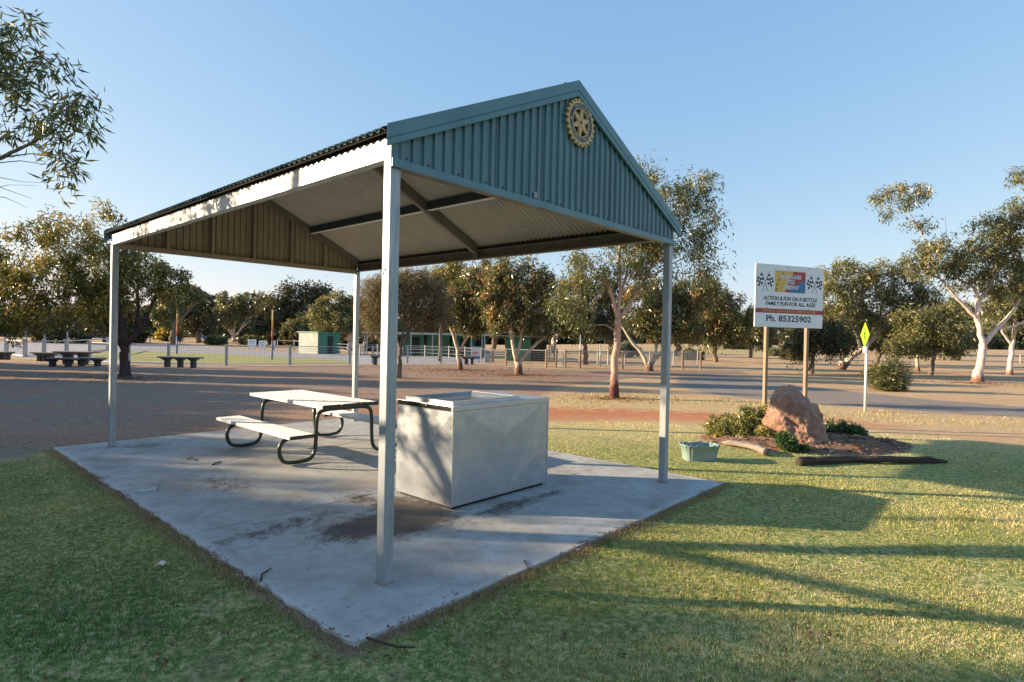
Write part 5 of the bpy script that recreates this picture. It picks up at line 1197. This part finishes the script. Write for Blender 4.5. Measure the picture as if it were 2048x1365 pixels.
def wood(name, label, px0, px1, py_top, Yd, n, pal, seed):
    rng = np.random.RandomState(seed); rnd = random.Random(seed); cl = []; px = px0
    while px < px1:
        w_ = rnd.uniform(18, 38); top = py_top + rnd.uniform(-12, 12); c = P(px, top, Yd)
        for _ in range(n):
            a = rng.normal(size=3); a /= np.linalg.norm(a); u = rng.uniform(.1, 1)**.4; hh = c.z
            cl.append((Vector((c.x + a[0]*w_*.7*Yd/F*u, Yd + 4*a[1]*u, max(.3, hh*.52 + a[2]*hh*.48*u))), rnd.uniform(.6, 1.3)*Yd/110))
        px += w_*.8
    q, col = leaf_cloud(cl, 46, .008*Yd, .0034*Yd, pal, rng, .5, .9); q[:, 2] = np.maximum(q[:, 2], 0)
    tag(fastmesh(name, q, 4, M['leaf'], col*np.array([.85, .9, 1.0])), label, 'trees', None, 'stuff')
wood('distant_wood', 'far off wood closing the view behind the track', 230, 760, 616, 120, 30, 'olive', 301)
wood('distant_wood', 'far off scrub on the rise behind the timber fence and the sign', 1060, 1700, 640, 115, 40, 'olive', 302)
wood('distant_wood', 'far off scrub closing the view behind the white gums at the right', 1640, 2140, 655, 125, 36, 'olive', 305)
wood('distant_wood', 'dark far off scrub behind the green sheds', 740, 1080, 648, 110, 22, 'dark', 303)
wood('distant_wood', 'dark far off wood at the left behind the boundary fence', -60, 240, 628, 105, 26, 'dark', 304)

# ------------------------------------------------------------------ LAWN BLADES, DRY GRASS, LITTER (stuff)
rng = np.random.RandomState(5)
def scatter(n, dmin, dmax, side=1.12, pw=1.0):
    d = dmin + (dmax-dmin)*rng.uniform(0, 1, n)**pw; x = rng.uniform(-1, 1, n)*.92*d*side; return x, d
def blades(name, n, dmin, dmax, hmin, hmax, wid, zone, colf, margin=-.05, keep=None, pw=1.0, lean=.8):
    x, y = scatter(n, dmin, dmax, 1.5, pw); s = sdist(ZONES[zone], x, y); sl = sdist(SLAB, x, y)
    jit = .16*vnoise(x, y, 9, 3.0) + rng.normal(0, .05, n)
    ok = (s + jit*.6 > margin) & (sl < -.05 + np.minimum(0, -.05*np.abs(vnoise(x, y, 12, 5.0))) + rng.normal(0, .018, n)*.8)
    if keep is not None: ok &= keep(x, y)
    x, y, s = x[ok], y[ok], s[ok]; n = len(x); z = ground_z(x, y) - .004
    h = rng.uniform(hmin, hmax, n)*(1+.5*vnoise(x, y, 21, 2.2).clip(-1, 1)); w = wid*rng.uniform(.6, 1.4, n)*(.6 + .12*y)
    a = rng.uniform(0, 2*math.pi, n); l = rng.uniform(.1, 1, n)*lean; az = rng.uniform(0, 2*math.pi, n)
    b = np.stack([x, y, z], 1); sv = np.stack([np.cos(a), np.sin(a), 0*a], 1)*w[:, None]*.5
    tip = b + np.stack([np.cos(az)*l*h, np.sin(az)*l*h, h*np.sqrt(1-np.minimum(.9, l*l*.6))], 1)
    v = np.stack([b-sv, b+sv, tip], 1).reshape(-1, 3)
    o = fastmesh(name, v, 3, M['grassblade'], colf(x, y, n)); return tag(o, None, 'grass', None, 'stuff')
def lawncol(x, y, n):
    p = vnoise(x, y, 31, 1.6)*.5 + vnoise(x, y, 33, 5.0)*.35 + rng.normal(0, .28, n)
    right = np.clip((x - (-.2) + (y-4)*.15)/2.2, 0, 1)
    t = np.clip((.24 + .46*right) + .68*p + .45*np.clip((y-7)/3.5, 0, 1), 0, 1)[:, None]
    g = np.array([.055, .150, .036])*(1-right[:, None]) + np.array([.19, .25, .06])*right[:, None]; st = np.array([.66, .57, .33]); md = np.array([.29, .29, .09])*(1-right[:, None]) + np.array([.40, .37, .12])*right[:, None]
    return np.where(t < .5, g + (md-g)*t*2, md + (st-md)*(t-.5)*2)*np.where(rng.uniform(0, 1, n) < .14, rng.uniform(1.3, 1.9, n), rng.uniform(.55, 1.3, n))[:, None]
def bare(x, y): return (vnoise(x, y, 45, 3.4) + .6*vnoise(x, y, 46, 8.0) + rng.normal(0, .35, len(x))) > -.72 + .22*np.clip(x/3, 0, 1)
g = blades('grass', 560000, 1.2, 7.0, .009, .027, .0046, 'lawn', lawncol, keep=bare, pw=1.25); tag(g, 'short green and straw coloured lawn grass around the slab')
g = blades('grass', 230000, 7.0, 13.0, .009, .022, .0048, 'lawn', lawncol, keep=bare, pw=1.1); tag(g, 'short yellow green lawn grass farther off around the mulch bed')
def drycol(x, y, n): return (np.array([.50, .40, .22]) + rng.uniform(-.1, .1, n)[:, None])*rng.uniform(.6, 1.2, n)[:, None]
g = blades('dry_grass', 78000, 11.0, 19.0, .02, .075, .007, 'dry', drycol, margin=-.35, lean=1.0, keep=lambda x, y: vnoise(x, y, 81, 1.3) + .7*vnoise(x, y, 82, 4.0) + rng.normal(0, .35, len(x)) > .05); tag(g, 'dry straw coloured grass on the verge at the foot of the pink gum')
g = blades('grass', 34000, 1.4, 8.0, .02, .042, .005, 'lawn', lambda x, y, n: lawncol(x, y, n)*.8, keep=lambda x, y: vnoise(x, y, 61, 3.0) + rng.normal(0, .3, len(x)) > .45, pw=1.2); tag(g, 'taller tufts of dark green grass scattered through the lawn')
# dead thatch fringe along the slab edge
m_ = 26000; t = rng.uniform(0, 1, m_); e = rng.randint(0, 2, m_); off = np.abs(rng.normal(0, .055, m_)) + .012
u = np.where(e == 0, -.52-off, -.52 + 4.8*t); v_ = np.where(e == 0, -.46 + 7.0*t, -.46-off)
gate = (vnoise(u*3, v_*3, 51, 2.0) + rng.normal(0, .4, m_)) > -.35; u, v_ = u[gate], v_[gate]; n = len(u)
x = NX + math.cos(PHI)*u - math.sin(PHI)*v_; y = NY + math.sin(PHI)*u + math.cos(PHI)*v_; z = ground_z(x, y)
a = rng.uniform(0, 6.28, n); h = rng.uniform(.008, .03, n); ln = rng.uniform(.01, .035, n)
b = np.stack([x, y, z], 1); sv = np.stack([np.cos(a), np.sin(a), 0*a], 1)*.0022; tip = b + np.stack([-np.sin(a)*ln, np.cos(a)*ln, h], 1)
g = fastmesh('dry_thatch', np.stack([b-sv, b+sv, tip], 1).reshape(-1, 3), 3, M['grassblade'], drycol(x, y, n)*.8); tag(g, 'dead straw thatch along the lawn edges of the concrete slab', 'grass', None, 'stuff')
def flakes(name, label, x, y, z, size, cols, cat='litter'):
    n = len(x); a = rng.uniform(0, 6.28, n); l = size*rng.uniform(.5, 1.4, n); w = l*rng.uniform(.18, .45, n)
    d = np.stack([np.cos(a), np.sin(a), rng.normal(0, .22, n)], 1)*l[:, None]*.5; s = np.stack([-np.sin(a), np.cos(a), rng.normal(0, .25, n)], 1)*w[:, None]*.5
    c = np.stack([x, y, z], 1); col = np.array(cols)[rng.randint(0, len(cols), n)]*rng.uniform(.6, 1.2, n)[:, None]
    o = fastmesh(name, np.stack([c-d, c+s, c+d, c-s], 1).reshape(-1, 3), 4, M['litter'], col); return tag(o, label, cat, None, 'stuff')
BR = [(.20, .11, .06), (.30, .18, .10), (.12, .07, .045), (.36, .25, .15), (.22, .08, .05)]
n = 3200; x, y = scatter(n, 2.3, 9, 1.1, 1.2); k = (sdist(ZONES['lawn'], x, y) > .05) & (sdist(SLAB, x, y) < -.03); x, y = x[k], y[k]
flakes('fallen_leaves', 'brown gum leaves fallen on the lawn', x, y, ground_z(x, y)+.016, .035, BR)
n = 900; u = rng.uniform(-.5, 4.25, n); v_ = rng.uniform(-.42, 6.5, n); x = NX + math.cos(PHI)*u - math.sin(PHI)*v_; y = NY + math.sin(PHI)*u + math.cos(PHI)*v_
flakes('leaf_crumbs', 'leaf crumbs and grit scattered on the concrete slab', x, y, np.full(n, .006), .016, [(.06, .045, .04), (.10, .07, .05), (.5, .48, .44)])
n = 2600; e = rng.randint(0, 2, n); t = rng.uniform(0, 1, n); off = rng.normal(.0, .028, n) + .022; u = np.where(e == 0, -.52-off, -.52+4.8*t); v_ = np.where(e == 0, -.46+5.4*t, -.46-off); k = vnoise(u*2, v_*2, 71, 2.5) + rng.normal(0, .3, n) > .1; u, v_ = u[k], v_[k]
x = NX + math.cos(PHI)*u - math.sin(PHI)*v_; y = NY + math.sin(PHI)*u + math.cos(PHI)*v_
flakes('edge_litter', 'bark and leaf litter gathered along the slab edges', x, y, np.full(len(x), .007), .027, BR + [(.5, .42, .3)])
n = 26000; x, y = scatter(n, 7.5, 24, 1.0, 1.1); k = sdist(ZONES['gravel'], x, y) > .1; x, y = x[k], y[k]
flakes('gravel_chips', 'loose gravel chips and leaf litter on the yard', x, y, ground_z(x, y)+.008, .035, [(.34, .28, .24), (.20, .16, .13), (.46, .40, .35), (.14, .10, .08), (.30, .20, .14)], 'gravel')
for (bx, by, rad, nn) in ((920, 740, 3.2, 2600), (1037, 750, 3.4, 2600), (250, 756, 2.2, 1400), (1228, 797, 1.1, 900), (1955, 766, 2.8, 1400)):
    c_ = G(bx, by); a = rng.uniform(0, 6.28, nn); r_ = rad*np.abs(rng.normal(0, .5, nn)); x = c_.x+np.cos(a)*r_*1.6; y = c_.y+np.sin(a)*r_
    o = flakes('bark_litter', 'reddish brown leaf and bark litter spread under a gum tree', x, y, ground_z(x, y)+.012, .08, [(.20, .09, .055), (.13, .06, .04), (.30, .16, .10)])
    o['label'] = {920: 'reddish leaf litter under the leaning cream gum', 1037: 'reddish leaf litter under the gum with the low vee of limbs', 250: 'dark leaf litter round the dark forked trunk', 1228: 'bark litter round the foot of the pink gum', 1955: 'leaf litter round the large white gum'}[bx]
n = 2600; a = rng.uniform(0, 6.28, n); r_ = np.sqrt(rng.uniform(0, 1, n)); x = BEDC.x+np.cos(a)*r_*2.0; y = BEDC.y+np.sin(a)*r_*1.05; z = np.array([bedh(p-BEDC.x, q-BEDC.y) for p, q in zip(x, y)])+.012; k = z > -.01
flakes('mulch_chips', 'bark chips lying on the mulch bed', x[k], y[k], z[k], .075, [(.34, .22, .15), (.48, .36, .26), (.22, .12, .08), (.12, .08, .06)])
# single twigs and scraps on the slab and lawn
def twig(label, pts, r=.006):
    p = [Vector(G(*q, .006)) for q in pts]; mb = MB(); mb.tube([q+Vector((0, 0, .004*(i % 2))) for i, q in enumerate(p)], [r*(1-.5*i/len(p)) for i in range(len(p))], 6)
    o = mb.build('twig', M['twig']); tag(o, label, 'twig')
twig('forked dark twig on the slab left of the front post', [(521, 1162), (524, 1150), (528, 1146), (543, 1138)], .007)
twig('short dark twig on the slab near its right edge', [(1049, 1121), (1052, 1130), (1060, 1141)], .006)
twig('long dark stick lying across the near corner of the slab', [(733, 1276), (760, 1286), (795, 1294), (830, 1297)], .007)
twig('small dark leaf twig on the slab near the second joint', [(425, 930), (432, 927), (441, 924)], .009)
twig('small twig on the slab left of the benches', [(375, 919), (384, 916), (392, 922)], .006)
g = G(293, 981, .002); cp = empty('plastic_lid', g, .5); tag(cp, 'clear rectangular plastic lid lying on the slab', 'litter')
MB().box((-.075, -.05, 0), (.075, .05, .006)).build('tray', M['clear'], cp, bevel=.002)
mb = MB()
for a, b in (((-.085, -.06), (.085, -.052)), ((-.085, .052), (.085, .06)), ((-.085, -.0518), (-.077, .0518)), ((.077, -.0518), (.085, .0518))): mb.box((a[0], a[1], .0), (b[0], b[1], .018))
mb.build('rim', M['clear'], cp)
def crumple(loc, r, label, mat, seed):
    mb = MB(); bm = bmesh.new(); bmesh.ops.create_icosphere(bm, subdivisions=3, radius=r)
    for v in bm.verts: v.co *= 1+.45*mn.noise(v.co/r*1.9+Vector((seed, 0, 0))); v.co.z *= .6
    me = bpy.data.meshes.new('crumpled_wrapper'); bm.to_mesh(me); bm.free(); me.materials.append(mat); o = bpy.data.objects.new('crumpled_wrapper', me); COL.objects.link(o); o.location = loc; tag(o, label, 'litter')
crumple(G(324, 1130)+Vector((0, 0, .012)), .022, 'crumpled white paper scrap on the left lawn', M['paper'], 2)
crumple(G(318, 1131)+Vector((-.012, -.01, .008)), .014, 'small pink wrapper scrap against the white paper scrap on the left lawn', M['pinkpaper'], 5)

# ------------------------------------------------------------------ LIGHT, SKY, CAMERA
w = bpy.data.worlds.new('World'); S.world = w; w.use_nodes = True; nt = w.node_tree
bg = nt.nodes['Background']; sky = nt.nodes.new('ShaderNodeTexSky'); sky.sky_type = 'NISHITA'; sky.sun_disc = False
sky.sun_elevation = SUN_EL; sky.sun_rotation = SUN_AZ; sky.altitude = 50; sky.air_density = 1.0; sky.dust_density = .6; sky.ozone_density = 2.0
sp_ = nt.nodes.new('ShaderNodeSeparateColor'); cb_ = nt.nodes.new('ShaderNodeCombineColor'); nt.links.new(sky.outputs['Color'], sp_.inputs[0])
for i, (g_, k_) in enumerate(((.72, 1.20), (.50, 1.05), (.28, 1.05))):     # response curve of the sky: paler and flatter towards the horizon
    nt.links.new(math_(nt, 'MULTIPLY', math_(nt, 'POWER', math_(nt, 'MULTIPLY', sp_.outputs[i], .15), g_), k_/.15), cb_.inputs[i])
nt.links.new(cb_.outputs[0], bg.inputs['Color']); bg.inputs['Strength'].default_value = .15
sl = bpy.data.lights.new('sun', 'SUN'); sl.energy = 13.0; sl.angle = R_(.5); sl.color = (1.0, .77, .50)
so = bpy.data.objects.new('sun', sl); COL.objects.link(so); so.rotation_euler = (-SUND).to_track_quat('-Z', 'Y').to_euler(); so.location = SUND*60
cam = bpy.data.cameras.new('camera'); co_ = bpy.data.objects.new('camera', cam); COL.objects.link(co_)
cam.sensor_fit = 'HORIZONTAL'; cam.sensor_width = 36; cam.lens = F/2048*36; cam.clip_start = .05; cam.clip_end = 5000
co_.matrix_world = Matrix.Translation((0, 0, H)) @ Matrix.Rotation(math.pi/2 - PITCH, 4, 'X') @ Matrix.Rotation(ROLL, 4, 'Z')
S.camera = co_
S.view_settings.view_transform = 'Standard'; S.view_settings.look = 'None'; S.view_settings.exposure = 0; S.view_settings.gamma = 1
S.cycles.max_bounces = 6; S.cycles.transparent_max_bounces = 8
